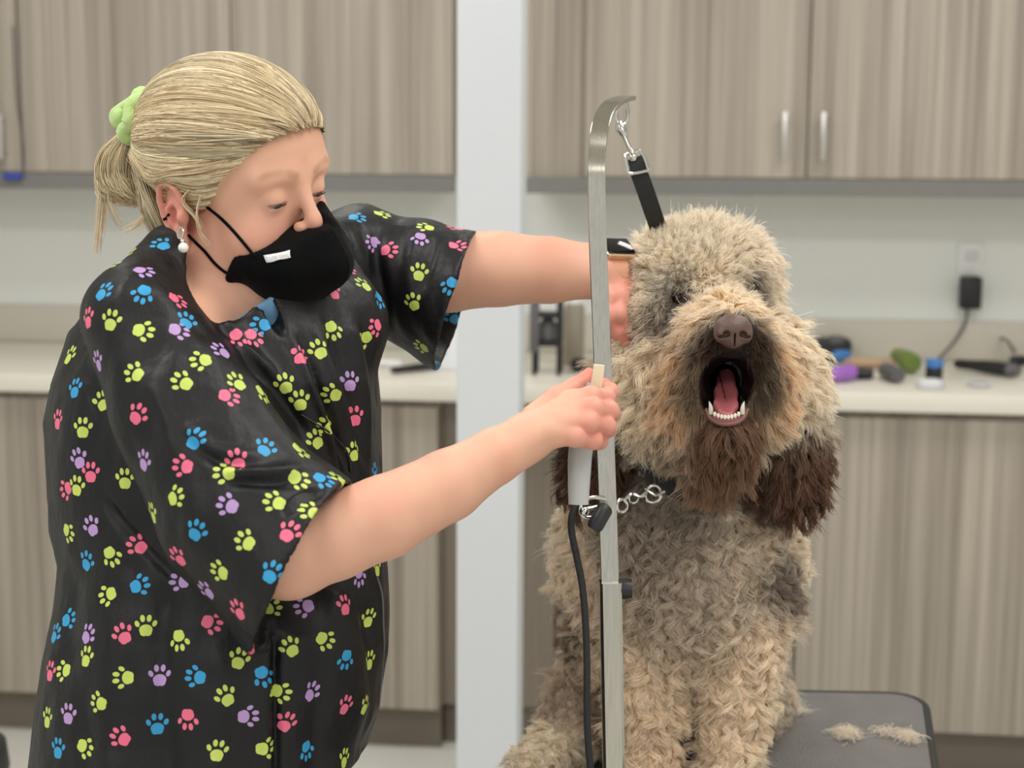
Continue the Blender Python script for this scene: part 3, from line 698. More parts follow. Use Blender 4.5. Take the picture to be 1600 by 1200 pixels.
def head_strands(n):
    # roots over the hair shell, combed back to the tie on the surface of the shell
    out = []; u = rs.normal(size=(n*3, 3)); u /= np.linalg.norm(u, axis=1, keepdims=True)
    r0 = HC+u*HRR; ok = (r0[:, 2] > hairline(r0[:, 1])-.003) & (r0[:, 1] > -.09); u = u[ok][:n]
    nh = n//5; y_ = rs.uniform(-.02, .0815, nh); z_ = hairline(y_)+rs.rand(nh)*.005
    xx = 1-((y_-HC[1])/HRR[1])**2-((z_-HC[2])/HRR[2])**2; y_[xx < 0] = .0815; xx = np.maximum(xx, 0)
    x_ = np.sqrt(xx)*HRR[0]*np.where(rs.rand(nh) < .75, 1, -1); uh = (np.stack([x_, y_, z_], 1)-HC*[0, 1, 1])/HRR; uh /= np.linalg.norm(uh, axis=1, keepdims=True)
    xm = rs.uniform(-.045, .045, nh//2); um = np.stack([xm, np.full(nh//2, .0), rs.uniform(.086, .092, nh//2)], 1)-HC*[0, 1, 1]
    um /= HRR; um[:, 1] = np.sqrt(np.maximum(0, 1-um[:, 0]**2-um[:, 2]**2)); u = np.concatenate([u, uh, um[um[:, 1] > .2]])
    tq = (TIE-HC)/HRR; tq /= np.linalg.norm(tq); k = 15; T = np.linspace(0, 1, k)
    jit = rs.normal(size=(len(u), 3))*.05; tqs = tq+jit; tqs /= np.linalg.norm(tqs, axis=1, keepdims=True)
    dot = np.clip((u*tqs).sum(1), -1, 1); om = np.arccos(dot)[:, None, None]; Tt = T[None, :, None]
    s = (np.sin((1-Tt)*om)*u[:, None]+np.sin(Tt*om)*tqs[:, None])/np.sin(om)
    # sag: strands on the side droop a little below the geodesic
    side = (u[:, 2] < .75)
    s[:, :, 2] -= (np.sin(np.pi*T)[None]*(.10*np.clip(1-u[:, 2], 0, 1.4))[:, None])
    ph_ = rs.rand(len(u), 1)*6.28
    s = s/np.linalg.norm(s, axis=2, keepdims=True)
    lift = 1.008+.022*rs.rand(len(u))**2+.0*T[0]
    # big locks: grouped lift
    az = np.arctan2(u[:, 0], u[:, 2]); lock = .010*np.sin(az*21+1.5*np.sin(az*9))+.006*np.sin(az*55)
    lift = (lift+lock)[:, None]+.010*np.sin(np.pi*T)[None]*rs.rand(len(u), 1)
    lift[:, 0] -= .03
    P_ = HC+s*HRR*lift[:, :, None]
    return HO+(P_*HS)@HA.T, az, u
S, az, u = head_strands(26000)
n = len(S); R = np.linspace(1, .8, S.shape[1])[None]*(.00030+.00016*rs.rand(n, 1))
C = blond(1, n); streak = (.5+.5*vnoise(np.stack([az*6, u[:, 1]*1.2, az*0], 1), 2.2, 9))[:, None]
C = C*(1-.68*np.clip(streak*1.7-.6, 0, 1))
fl = np.clip(np.sin(az*47+5*np.sin(az*3.1)+u[:, 1]*3)*1.6-.75, 0, 1)[:, None]; C = C*(1-fl*np.array([.38, .45, .55]))
hair('hair_strands', S, R, C, M_strand, hair_o)
# loose locks in front of and over the ear, wisps at the nape
def locks(paths, n, spread, r=.0003, seed=3, k=14, name='loose_hair', par=None, dark=0., curl=.0):
    rr = np.random.RandomState(seed); SS = []; CC = []
    for pts in paths:
        c = np.array(spline([np.asarray(p) for p in pts], 6)); idx = np.linspace(0, len(c)-1, k); c = np.stack([np.interp(idx, np.arange(len(c)), c[:, i]) for i in range(3)], 1)
        o = rr.normal(size=(n, 3))*spread; tt = np.linspace(0, 1, k)
        wv_ = rr.normal(size=(n, 3))*spread*.8; ph0 = rr.rand(n, 1)*6.28
        s = c[None]+o[:, None]*(.35+.9*tt[None, :, None])+wv_[:, None]*np.sin(tt[None]*6+ph0)[:, :, None]*.5+curl*np.sin(tt[None, :, None]*9+ph0[:, :, None])
        SS.append(s); CC.append(blond(seed+len(SS), n)*(1-dark))
    SS = np.concatenate(SS); CC = np.concatenate(CC); R = (1-.6*np.linspace(0, 1, k)**3)[None]*r*(.8+.5*rr.rand(len(SS), 1))
    return hair(name, SS, R, CC, M_strand, par if par is not None else hair_o)
# scrunchie and ponytail
Tw = U(218, 212, 1.60)
def tl(x, y, d=1.60): return U(x, y, d)
sc_ = []
e1_ = U(236, 146, 1.59)-U(208, 226, 1.60); e1_ /= np.linalg.norm(e1_); e2_ = -RC[:, 2]; cS = U(217, 187, 1.578)
b = MB(); ring = [cS+e1_*math.cos(a)*.0225-e2_*math.sin(a)*.030 + np.cross(e1_, e2_)*.003*math.sin(a*6) for a in np.linspace(0, 2*math.pi, 61)[:-1]]
b.tube(ring, [.0095+.0020*math.sin(8*a) for a in np.linspace(0, 2*math.pi, 61)[:-1]], 14, closed=True)
b.tube(spline([U(222, 150, 1.572), U(206, 160, 1.568), U(188, 172, 1.570), U(180, 180, 1.572), U(184, 192, 1.572), U(200, 194, 1.572), U(212, 180, 1.568)], 5), [.0062]*31, 12)
b.ball(U(188, 182, 1.568), (.0085, .008, .0095))
tg = NT('green_scrunchie'); tg.P(color=srgb(176, 204, 128), rough=.85, sheen=.4); tg.bump(tg.noise(tg.pos((1, 1, 1)), 260, 3), .5, .002)
b.build('hair_scrunchie', tg.m, hair_o)
def pony_sdf(P):
    f = pchain(P, [(214, 205, 1.60, 18), (196, 240, 1.605, 24), (194, 270, 1.605, 25), (207, 293, 1.60, 20), (228, 305, 1.595, 14)], .01)
    f = smin(f, pchain(P, [(250, 285, 1.585, 30), (262, 320, 1.575, 24), (252, 350, 1.575, 10)]), .02)
    return f
Vp, Qp = nets(pony_sdf, U(195, 270, 1.6)-.11, U(195, 270, 1.6)+.13, .003, 3)
obj('ponytail', mesh('ponytail', Vp, Qp), M_scalp, hair_o)
rr = np.random.RandomState(8); paths = []
for k_ in range(46):
    a, e = rr.uniform(-1, 1), rr.uniform(-1, 1); d = 1.60-.022*math.sqrt(max(0, 1-a*a*.8))+.006*e
    paths.append([U(212+6*a, 200+5*e, d), U(192+30*a, 238+4*e, d-.003), U(186+33*a, 275+6*e, d), U(200+28*a-8*abs(a), 303+9*e, d), U(228+14*e, 312+8*a, d+.01)])
locks(paths, 46, .0022, .00032, 4, dark=.12, name='ponytail_strands')
paths = [[U(170, 232, 1.59), U(160, 275, 1.59), U(156, 325, 1.59), U(150, 395, 1.60)],
         [U(166, 240, 1.59), U(163, 290, 1.59), U(160, 340, 1.6), U(153, 380, 1.6)],
         [U(176, 250, 1.58), U(168, 300, 1.58), U(176, 330, 1.585), U(190, 350, 1.59)],
         [U(240, 315, 1.56), U(232, 330, 1.56), U(215, 350, 1.57), U(196, 362, 1.57)],
         [U(246, 318, 1.555), U(245, 335, 1.555), U(250, 350, 1.555), U(262, 362, 1.55)]]
locks(paths, 22, .0022, .00022, 7, name='loose_wisps')
# side locks sweeping from temple over the ear top
def on_head(x, y, z, l=1.03):
    q = (np.array([x, y, z])-HC)/HRR; q /= np.linalg.norm(q); return HW(HC+q*HRR*l)
paths = []
for k_ in range(16):
    f_ = k_/15; paths.append([on_head(.06, .058-.045*f_, .062-.035*f_, .985), on_head(.076, .030-.03*f_, .052-.03*f_, 1.03), on_head(.08, -.012-.012*f_, .040-.012*f_, 1.07), on_head(.078, -.05, .020+.006*(1-f_), 1.05), on_head(.055, -.095, .035, 1.03)])
locks(paths, 60, .0022, .00032, 11, name='side_locks')
paths = [[on_head(.072, .012, .022, 1.0), HW((.079, .012, .004)), HW((.077, .014, -.014)), HW((.072, .022, -.026))],
         [on_head(.073, .006, .03, 1.02), HW((.0815, -.004, .014)), HW((.079, .010, .0)), HW((.076, .016, -.010))]]
locks(paths, 14, .0013, .0002, 13, name='loose_wisps')
# nape hair gathered up to the tie
paths = []
for k_ in range(20):
    f_ = k_/19; paths.append([HW((.066-.02*f_, -.030-.045*f_, -.050+.002*f_)), HW((.073-.02*f_, -.045-.04*f_, -.015)), HW((.062-.02*f_, -.075-.02*f_, .015)), HW((.035, -.110, .038))])
locks(paths, 70, .0028, .00032, 17, dark=.35, name='nape_strands')

# ---- earring
ec = HW((.0805, -.006, -.033))
er = empty('earring', ec, 'small silver hoop earring with a hanging pearl on the groomer\'s ear', 'earring')
b = MB(); e0 = np.array([288, 352]); 
b.tube([U(282+4.5*math.cos(a), 364+9*math.sin(a), 1.468) for a in np.linspace(0, 6.283, 21)[:-1]], .0011, 8, closed=True)
b.ball(U(285, 377, 1.468), .0021); b.build('hoop', M_chrome, er)
tpz = NT('pearl'); tpz.P(color=srgb(240, 236, 228), rough=.18, coat=.5)
MB().ball(U(286.5, 387, 1.468), .0050, n=24).build('pearl', tpz.m, er)

# ---- face mask
def mask_sdf(P):
    p = HL(P)
    f = ell(p, (0, .066, -.046), (.060, .050, .046))
    q = p.copy(); q[:, 0] = np.abs(q[:, 0])
    f = smin(f, cone(q, (0, .096, -.016), (0, .112, -.042), .015, .020), .02)
    f = smin(f, cone(p, (-.032, .070, .000), (-.012, .098, -.014), .005, .007), .012)
    f = smin(f, cone(q, (.054, .048, -.042), (.060, .034, -.054), .012, .010), .02)
    f = f-.0012*np.exp(-(p[:, 0]/.0016)**2)*(p[:, 1] > .08)
    up = p[:, 2]-np.interp(p[:, 0], [-.06, -.034, -.018, -.006, .008, .03, .05, .065], [.006, .010, .004, -.006, -.0085, -.018, -.026, -.030])
    f = smax(f, up*.9, .003)
    f = smax(f, .040-p[:, 1]+.35*(p[:, 2]+.045), .004)
    f = smax(f, -(head_sdf(p)-.0006), .001)
    return f*HS
Vm, Qm = nets(mask_sdf, HW((0, .08, -.05))-.13, HW((0, .08, -.05))+.13, .0017, 2)
tm = NT('black_mask_cloth'); tm.P(color=srgb(8, 8, 9), rough=.9, sheen=.03, spec=.12); tm.bump(tm.noise(tm.pos(), 1200, 2), .2, .0005)
fm = empty('face_mask', HW((0, .09, -.05)), 'black cloth face mask with a small white tag worn by the groomer', 'face mask')
obj('mask_shell', mesh('mask_shell', Vm, Qm), tm.m, fm)
def proj(V, px, py, tol=6):
    """front-most point of vertex cloud V near a pixel"""
    q = pix(V); d = np.hypot(q[:, 0]-px, q[:, 1]-py); c = np.where(d < tol)[0]
    if len(c) == 0: c = [int(np.argmin(d))]
    return V[c[np.argmin(q[c, 2])]]
nrm_m = normals(Vm, Qm)
towards = lambda p, m: p+(CP-p)/np.linalg.norm(CP-p)*m
# straps as loops over the ear
sp = [proj(Vm, 398, 394), U(372, 372, 1.458), U(345, 345, 1.462), U(318, 320, 1.474), U(292, 306, 1.487), U(268, 312, 1.505), U(256, 335, 1.515), U(262, 348, 1.51)]
Vf = Vb
def hug(px, py, off=.0015): return towards(proj(Vf, px, py, 3), off)
s1_ = [towards(proj(Vm, 396, 396), .0005)]+[hug(x, y) for x, y in ((378, 378), (360, 360), (342, 342), (326, 328), (314, 318))]
s2_ = [towards(proj(Vm, 374, 442), .0005)]+[hug(x, y) for x, y in ((352, 428), (334, 412), (318, 395), (306, 382), (296, 366))]
b = MB(); b.tube(spline(s1_, 5), .0016, 8); b.tube(spline(s2_, 5), .0016, 8)
b.tube(spline([hug(252, 344), hug(258, 340), hug(264, 338)], 3), .0015, 6)
b.build('ear_loop', tm.m, fm)
# white tag, wrapped on the mask
g = []; 
for j in range(5):
    for i in range(9):
        px_ = 409.5+44*i/8+3.5*j/4; py_ = 396-8.5*(i/8)**1.3+16*j/4
        g.append(towards(proj(Vm, px_, py_, 4), .0011))
g = np.array(g); Q = np.array([[j*9+i, j*9+i+1, (j+1)*9+i+1, (j+1)*9+i] for j in range(4) for i in range(8)])
for _ in range(3):
    gg = g.reshape(5, 9, 3); g2 = gg.copy(); g2[:, 1:-1] = (gg[:, :-2]+gg[:, 1:-1]*2+gg[:, 2:])/4; g2[1:-1] = (g2[:-2]+g2[1:-1]*2+g2[2:])/4; g = g2.reshape(-1, 3)
tw = NT('white_tag'); tw.P(color=srgb(236, 236, 238), rough=.7)
mo = mesh('mask_tag', g, Q[:, ::-1]); tago = obj('mask_tag', mo, tw.m, fm); tago['label'] = 'small white sewn tag with faint grey lettering'
sm_ = tago.modifiers.new('s', 'SOLIDIFY'); sm_.thickness = .0006
# faint lettering on the tag
tx = bpy.data.curves.new('tag_lettering', 'FONT'); tx.body = 'CUTE TWIL'; tx.size = .0046; tx.extrude = .0001; tx.align_x = 'CENTER'; tx.align_y = 'CENTER'
to = bpy.data.objects.new('tag_lettering', tx); scene.collection.objects.link(to)
e1 = g[2*9+7]-g[2*9+1]; e1 /= np.linalg.norm(e1); e2 = g[9+4]-g[27+4]; e2 -= e1*(e2@e1); e2 /= np.linalg.norm(e2); e3 = np.cross(e1, e2)
to.matrix_world = Matrix.Translation(tuple(g[2*9+4]+e3*.0006)) @ Matrix(np.stack([e1, e2, e3], 1).tolist()).to_4x4()
tx.materials.append(plain('faint_grey_ink', srgb(196, 196, 200), .7)); 
bpy.context.view_layer.update(); mw = to.matrix_world.copy(); tm_ = bpy.data.meshes.new_from_object(to.evaluated_get(bpy.context.evaluated_depsgraph_get()))
bpy.data.objects.remove(to); tm_.transform(mw); obj('tag_lettering', tm_, None, tago)

for s in (1, -1):
    c = np.array([s*.0285, .0790, .018]); tt_ = np.linspace(-.0112, .0112, 15)
    pts = [HW(unq(c+np.array([x, math.sqrt(.0149**2-x*x-(-.0050-6*x*x)**2)+.0004, -.0050-6*x*x]))) for x in tt_]
    MB().tube(pts, [.0003+.0006*math.sin(k/14*math.pi) for k in range(15)], 8).build('eyelashes', plain('lash_brown', srgb(58, 42, 34), .7), person)
# ------------------------------------------------------------------ the smock
TOR = np.array([  # py, left, right, centre distance, half depth
 (400, 255, 520, 1.63, .10), (450, 172, 556, 1.63, .125), (520, 122, 582, 1.63, .145), (600, 96, 590, 1.62, .155), (660, 84, 592, 1.62, .155), (740, 86, 597, 1.62, .155),
 (830, 93, 601, 1.62, .155), (885, 104, 604, 1.62, .155), (950, 95, 606, 1.62, .16), (1020, 82, 602, 1.62, .165), (1100, 72, 590, 1.62, .17), (1170, 66, 568, 1.62, .17), (1320, 52, 560, 1.62, .18), (2000, 30, 560, 1.62, .18)])
def cart(P): return (P-CP)@RC
def torso(P):
    q = cart(P); d = -q[:, 2]; py = 600-q[:, 1]/q[:, 2]*(-1)*FPX*-1 if False else 600+q[:, 1]/q[:, 2]*FPX
    T = TOR; L, R_, dc, hd = [np.interp(py, T[:, 0], T[:, i]) for i in (1, 2, 3, 4)]
    xc = ((L+R_)/2-800)/FPX*dc; hw = (R_-L)/2/FPX*dc; dx = (q[:, 0]-xc)/hw; dd = (d-dc)/hd
    r = (np.abs(dx)**2.3+np.abs(dd)**2.3)**(1/2.3)
    f = (r-1)*np.minimum(hw, hd)
    top = U(400, 405, 1.6)[2]-.0; f = smax(f, (P[:, 2]-top-.02)*.8, .05)
    return f
cutN = cvec(.89, -.46, .10); cutN /= np.linalg.norm(cutN); cutP = U(474, 885, 1.42)
cut2N = cvec(.955, -.29, .05); cut2N /= np.linalg.norm(cut2N); cut2P = U(717, 465, 1.77)
def sleeve(P, off):
    f = pchain(P, [(216, 505, 1.47, 88+off), (290, 640, 1.455, 113+off), (385, 800, 1.435, 134+off), (525, 930, 1.42, 160+off)], .01)
    return f
def fsleeve(P, off):
    f = pchain(P, [(560, 405, 1.77, 80+off), (650, 440, 1.77, 96+off), (790, 500, 1.76, 134+off)], .01)
    return f
def smock_sdf(P):
    f = torso(P)
    f = smin(f, pchain(P, [(272, 412, 1.53, 58), (212, 488, 1.47, 70)]), .05)
    f = smin(f, pchain(P, [(480, 420, 1.70, 60), (555, 402, 1.77, 78)]), .04)
    f = smin(f, pchain(P, [(470, 412, 1.66, 62), (540, 500, 1.62, 66)]), .03)
    s1 = sleeve(P, 0); s2 = fsleeve(P, 0)
    f = smin(f, smax(s1, ((P-cutP)@cutN+.02), .004), .018)
    f = smin(f, smax(s2, ((P-cut2P)@cut2N+.02), .004), .018)
    # the open sleeves
    f = np.minimum(f, smax(s1, (P-cutP)@cutN, .002)); f = np.minimum(f, smax(s2, (P-cut2P)@cut2N, .002))
    in1 = smax(sleeve(P, -10), -((P-cutP)@cutN+.045), .01); in2 = smax(fsleeve(P, -10), -((P-cut2P)@cut2N+.05), .01)
    f = smax(f, -in1, .001); f = smax(f, -in2, .001)
    # collar and neck opening
    a = U(346, 500, 1.585); b_ = HW((0, -.020, -.030)); dv = (b_-a)
    neck = cone(P, a+dv*.0, b_+dv, .061, .082)
    vee = cone(P, U(400, 465, 1.53), U(440, 520, 1.50), .022, .003)
    open_ = cone(P, U(338, 462, 1.515), HW((.035, .0, -.045)), .040, .050)
    f = smax(f, -smin(smin(neck, open_, .015), vee, .01), .004)
    return f
# folds: valleys (-) and ridges (+) as polylines in the picture, width px, depth m, distance range
FOLDS = [([(350, 545), (415, 590), (465, 655), (490, 700)], 9, -.007), ([(330, 530), (400, 560), (450, 610)], 8, .005), ([(335, 735), (400, 737), (500, 733)], 9, .006), ([(335, 752), (400, 752), (495, 747)], 9, -.006),
 ([(440, 810), (470, 778), (512, 762)], 7, -.008), ([(215, 560), (262, 660), (280, 760)], 16, .004), ([(300, 470), (370, 520), (430, 600)], 12, .004), ([(260, 640), (330, 700), (430, 715)], 10, .004), ([(270, 655), (335, 718), (430, 728)], 8, -.004),
 ([(430, 960), (432, 1060), (436, 1210)], 6, -.010), ([(415, 960), (412, 1060), (416, 1210)], 9, .005), ([(268, 900), (250, 990), (262, 1210)], 22, -.008), ([(180, 930), (165, 1050), (170, 1210)], 24, .006), ([(120, 880), (108, 960), (112, 1100)], 16, -.006),
 ([(445, 500), (480, 590), (515, 680), (540, 760)], 6, .006), ([(458, 500), (495, 590), (528, 680), (552, 760)], 6, -.010), ([(478, 485), (520, 590), (560, 720)], 6, .007), ([(497, 470), (540, 590), (572, 740)], 6, -.009), ([(525, 450), (560, 560), (585, 740)], 8, .006),
 ([(560, 480), (578, 560), (590, 660)], 7, -.007), ([(596, 345), (588, 400), (600, 470), (625, 560)], 10, -.008), ([(650, 350), (640, 420), (650, 520)], 12, .005), ([(690, 360), (670, 420), (650, 470)], 9, -.005), ([(700, 372), (720, 380), (742, 400)], 8, -.003), ([(545, 340), (570, 380), (580, 440)], 9, .005),
 ([(140, 560), (150, 650), (135, 740)], 14, -.004), ([(230, 400), (190, 450), (165, 520)], 14, .003), ([(500, 900), (540, 980), (560, 1100)], 20, .005), ([(340, 960), (345, 1080), (335, 1210)], 20, .004),
 ([(150, 760), (200, 830), (300, 930)], 8, -.006), ([(480, 940), (500, 1060), (495, 1210)], 18, -.005), ([(560, 900), (580, 1000), (575, 1120)], 10, -.006)]
lo = np.array([U(40, 700, 1.75)[0], U(300, 900, 1.22)[1], U(300, 1280, 1.45)[2]]); hi = np.array([U(780, 500, 1.95)[0], U(50, 500, 1.95)[1]+.03, U(600, 300, 1.6)[2]+.02])
lo[0] = min(U(40, 1200, 1.45)[0], lo[0]); lo = np.minimum(lo, U(200, 1280, 1.3))
Vs, Qs = nets(smock_sdf, lo, hi, .0030, 2)
Ns = normals(Vs, Qs)
def fold(V, N, folds, soft=.35):
    q = pix(V); view = (CP-V); view /= np.linalg.norm(view, axis=1, keepdims=True)
    face = np.clip(((N*view).sum(1)+.05)/.4, 0, 1); D = np.zeros(len(V))
    for pts, wd, am in folds:
        pts = np.array(spline([np.array(p_, float) for p_ in pts], 4)); best = np.full(len(V), 1e9); tt = np.zeros(len(V))
        bb = (q[:, 0] > pts[:, 0].min()-4*wd) & (q[:, 0] < pts[:, 0].max()+4*wd) & (q[:, 1] > pts[:, 1].min()-4*wd) & (q[:, 1] < pts[:, 1].max()+4*wd)
        ii = np.where(bb)[0]; qq = q[ii, :2]; bd = np.full(len(ii), 1e9); bt = np.zeros(len(ii)); n_ = len(pts)-1
        for k in range(n_):
            a, b_ = pts[k], pts[k+1]; ba = b_-a; t_ = np.clip(((qq-a)@ba)/(ba@ba), 0, 1); d_ = np.linalg.norm(qq-a-t_[:, None]*ba, axis=1)
            m_ = d_ < bd; bd[m_] = d_[m_]; bt[m_] = (k+t_[m_])/n_
        env = np.clip(bt/soft, 0, 1)*np.clip((1-bt)/soft+(1 if pts[-1][1] > 1190 else 0), 0, 1); env = env*env*(3-2*env)
        D[ii] += am*np.exp(-(bd/wd)**2)*env*face[ii]
    return V+N*D[:, None]
Vs = fold(Vs, Ns, FOLDS)
nz = vnoise(Vs*[1, 1, .45], 26, 1)*.0028+vnoise(Vs*[1, 1, .6], 60, 2)*.0014
Vs = relax(Vs+Ns*nz[:, None], Qs, 1); Ns = normals(Vs, Qs)
PAWS = """b252,376,120 g196,392,60 g166,400,40 p228,421,-30 b162,451,45 b224,457,-110 r281,466,10 g300,446,45 g362,474,90 g323,484,200 r132,495,110 g169,503,80 g225,513,-10 p280,512,0 b296,500,60
b410,508,200 r400,526,-50 r370,526,-60 p345,544,170 g312,559,200 g107,551,70 p149,566,100 g207,581,150 g288,594,150 g374,597,130 r362,616,0 b113,604,100 g156,628,110 g415,616,-60 g447,602,110 g472,625,100 r211,647,50
g125,670,90 b302,689,60 b414,695,60 r86,655,80 g497,690,130 g512,670,150 p550,592,90 g523,615,160 g501,545,120 g524,512,-60 r525,453,90 r545,416,45 g569,439,130 b596,466,-140 g643,476,110 r590,513,200 g655,546,200
g570,532,200 b702,443,-120 g656,421,80 r716,380,10 p657,368,-100 g667,350,170 r712,352,170 p585,378,200 r606,386,0 b558,335,10 g596,330,30 r554,655,100 r475,552,60 p118,715,110 p221,720,60 r138,737,90 g193,749,90 r283,724,170
r372,722,110 g349,735,180 r100,767,200 g115,761,80 g270,779,20 p353,785,160 g430,779,160 g471,748,-30 g473,701,0 g558,705,100 b590,740,90 b507,745,-40 g533,743,110 g234,801,90 g487,794,150 r454,828,60 g382,841,150 b304,833,60 g102,830,-20 p140,823,120
r216,851,150 b131,877,60 g173,872,-60 r274,870,120 g339,892,170 b425,890,60 b214,912,20 g165,928,200 p278,907,170 p321,927,150 r369,954,120 g429,946,30 p475,946,200 p566,904,-60 g593,885,80 r544,947,90 g579,967,90 b104,964,10 b82,990,45
p135,988,40 r192,988,120 g229,974,90 g277,997,-80 r332,969,-20 g375,1026,70 g457,1012,120 g512,998,-30 b544,1034,-100 g582,1033,90 p492,1082,30 b410,1054,-60 b305,1054,170 g435,1079,-20 p252,1055,90 g194,1059,180 g130,1025,90 g96,1046,180 g149,1094,170
p102,1114,90 r293,1125,-90 g356,1091,120 p390,1120,0 r450,1132,60 r545,1102,60 g576,1104,30 r185,1152,150 g129,1167,-20 b87,1167,90 g342,1170,80 g419,1172,0 b483,1174,-60 g542,1184,60 r74,1048,90 g70,1120,90 b248,1127,90 g535,1240,50 p300,1240,50 r200,1235,50 b420,1245,30""".split()
fc = Vs[Qs].mean(1); fq = pix(fc); fnm = Ns[Qs].mean(1); fnm /= np.linalg.norm(fnm, axis=1, keepdims=True)
facing = (fnm*(CP-fc)).sum(1) > 0
AP, AN, AT, AC, AS = [], [], [], [], []
ci = {'g': 0, 'b': 1, 'r': 2, 'p': 3}; fi = np.where(facing)[0]; fqf = fq[fi]
for s_ in PAWS:
    x, y, a = [float(v) for v in s_[1:].split(',')]
    d = np.hypot(fqf[:, 0]-x, fqf[:, 1]-y); k = np.where(d < 5)[0]
    if len(k) == 0: k = [int(np.argmin(d))]
    k = fi[k[int(np.argmin(fqf[k, 2]))]]; p_ = fc[k]
    n_ = fnm[(np.linalg.norm(fc-p_, axis=1) < .008) & (fnm@fnm[k] > .4)].mean(0); n_ /= np.linalg.norm(n_)
    td = cvec(math.cos(math.radians(a)), math.sin(math.radians(a)), 0); td = td-n_*(td@n_); td /= np.linalg.norm(td)
    AP.append(p_); AN.append(n_); AT.append(td); AC.append(ci[s_[0]]); AS.append(.0124)
rp = np.random.RandomState(3); cand = rp.permutation(len(fc))[:9000]; apx = np.array(AP)
hidden = ~facing
for k in cand:
    if not hidden[k]: continue
    if np.min(np.linalg.norm(apx-fc[k], axis=1)) < .043: continue
    n_ = fnm[k]; td = rp.normal(size=3); td = td-n_*(td@n_); td /= np.linalg.norm(td)
    AP.append(fc[k]); AN.append(n_); AT.append(td); AC.append(rp.choice([0, 0, 1, 2, 3])); AS.append(.0124); apx = np.vstack([apx, fc[k]])
AP, AN, AT, AC, AS = map(np.array, (AP, AN, AT, AC, AS))
near = np.zeros(len(fc), int)
for ch in np.array_split(np.arange(len(fc)), 60):
    D2 = ((fc[ch][:, None]-AP[None])**2).sum(2); D2 = np.sqrt(D2)/AS[None]*.013+.03*(1-fnm[ch]@AN.T); near[ch] = D2.argmin(1)
AU = np.cross(AT, AN); loopn = np.repeat(near, 4); lv = Vs[Qs.ravel()]-AP[loopn]
uv = np.stack([(lv*AU[loopn]).sum(1), (lv*AT[loopn]).sum(1)], 1)/AS[loopn][:, None]
off_ = np.abs((lv*AN[loopn]).sum(1)) > .03; uv[off_] = 5
me = mesh('smock', Vs, Qs)
l_ = me.uv_layers.new(name='print'); l_.data.foreach_set('uv', uv.astype(np.float32).ravel())
palette = [srgb(194, 210, 100), srgb(52, 152, 204), srgb(230, 108, 138), srgb(180, 146, 200)]
add_col(me, 'paw', np.array([palette[c][:3] for c in AC[near]]), 'FACE')
t = NT('smock_fabric'); uvn = t.n('ShaderNodeUVMap', uv_map='print'); sp_ = t.n('ShaderNodeSeparateXYZ'); t.set(sp_.inputs[0], uvn.outputs[0]); X, Y = sp_.outputs[0], sp_.outputs[1]
def ellp(cx_, cy_, rx, ry, rot=0.):
    dx = t.math('SUBTRACT', X, cx_); dy = t.math('SUBTRACT', Y, cy_); c_, s_ = math.cos(rot), math.sin(rot)
    a = t.math('DIVIDE', t.math('ADD', t.math('MULTIPLY', dx, c_), t.math('MULTIPLY', dy, s_)), rx); b_ = t.math('DIVIDE', t.math('SUBTRACT', t.math('MULTIPLY', dy, c_), t.math('MULTIPLY', dx, s_)), ry)
    return t.math('ADD', t.math('MULTIPLY', a, a), t.math('MULTIPLY', b_, b_))
ds = [ellp(0, -.30, .50, .40), ellp(-.14, -.52, .30, .26), ellp(.14, -.52, .30, .26), ellp(-.66, .16, .17, .25, .45), ellp(-.25, .56, .18, .27, .12), ellp(.25, .56, .18, .27, -.12), ellp(.66, .16, .17, .25, -.45)]
m_ = ds[0]
for d in ds[1:]: m_ = t.math('MINIMUM', m_, d)
inside = t.math('LESS_THAN', m_, 1.0); at = t.n('ShaderNodeAttribute', attribute_name='paw')
t.P(color=t.mix(inside, srgb(18, 18, 20), at.outputs['Color']), rough=.46, spec=.33, sheen=.0)
p_ = t.pos((1, 1, .6)); t.bump(t.math('ADD', t.noise(p_, 55, 3, .5), t.math('MULTIPLY', t.noise(t.pos(), 1600, 1), .04)), .55, .004)
smock = obj('smock', me, t.m, person); smock['label'] = 'black short-sleeved smock printed with coloured paw prints'
# zip of the slanted pocket and front closure
def onS(px, py, off=.0012):
    p_ = proj(Vs, px, py, 4); return towards(p_, off)
b = MB(); b.tube(spline([onS(x, y) for x, y in ((470, 648), (492, 662), (512, 676), (530, 692), (544, 712), (552, 736))], 4), .0011, 6)
b.build('pocket_zip', M_blackp, smock)
b = MB(); b.tube(spline([onS(x, y) for x, y in ((592, 905), (600, 930), (602, 970), (603, 1010), (600, 1060), (596, 1100))], 4), .0016, 6)
b.build('front_zip', M_greyp, smock)
# hem seams on both sleeves
def rim_pts(sl, cp_, cn, off=-.018, n=48):
    return None
# blue undershirt in the neckline
def under_sdf(P):
    f = cone(P, U(380, 520, 1.565), U(404, 462, 1.545), .060, .040)
    f = smax(f, ((P-U(407, 474, 1.52))@(cvec(-.55, .8, .1)/np.linalg.norm([.55, .8, .1]))), .003)
    return f
Vu, Qu = nets(under_sdf, U(370, 500, 1.58)-.12, U(370, 500, 1.58)+.12, .003, 2)
obj('undershirt', mesh('undershirt', Vu, Qu), plain('blue_knit', srgb(112, 160, 196), .85), person)
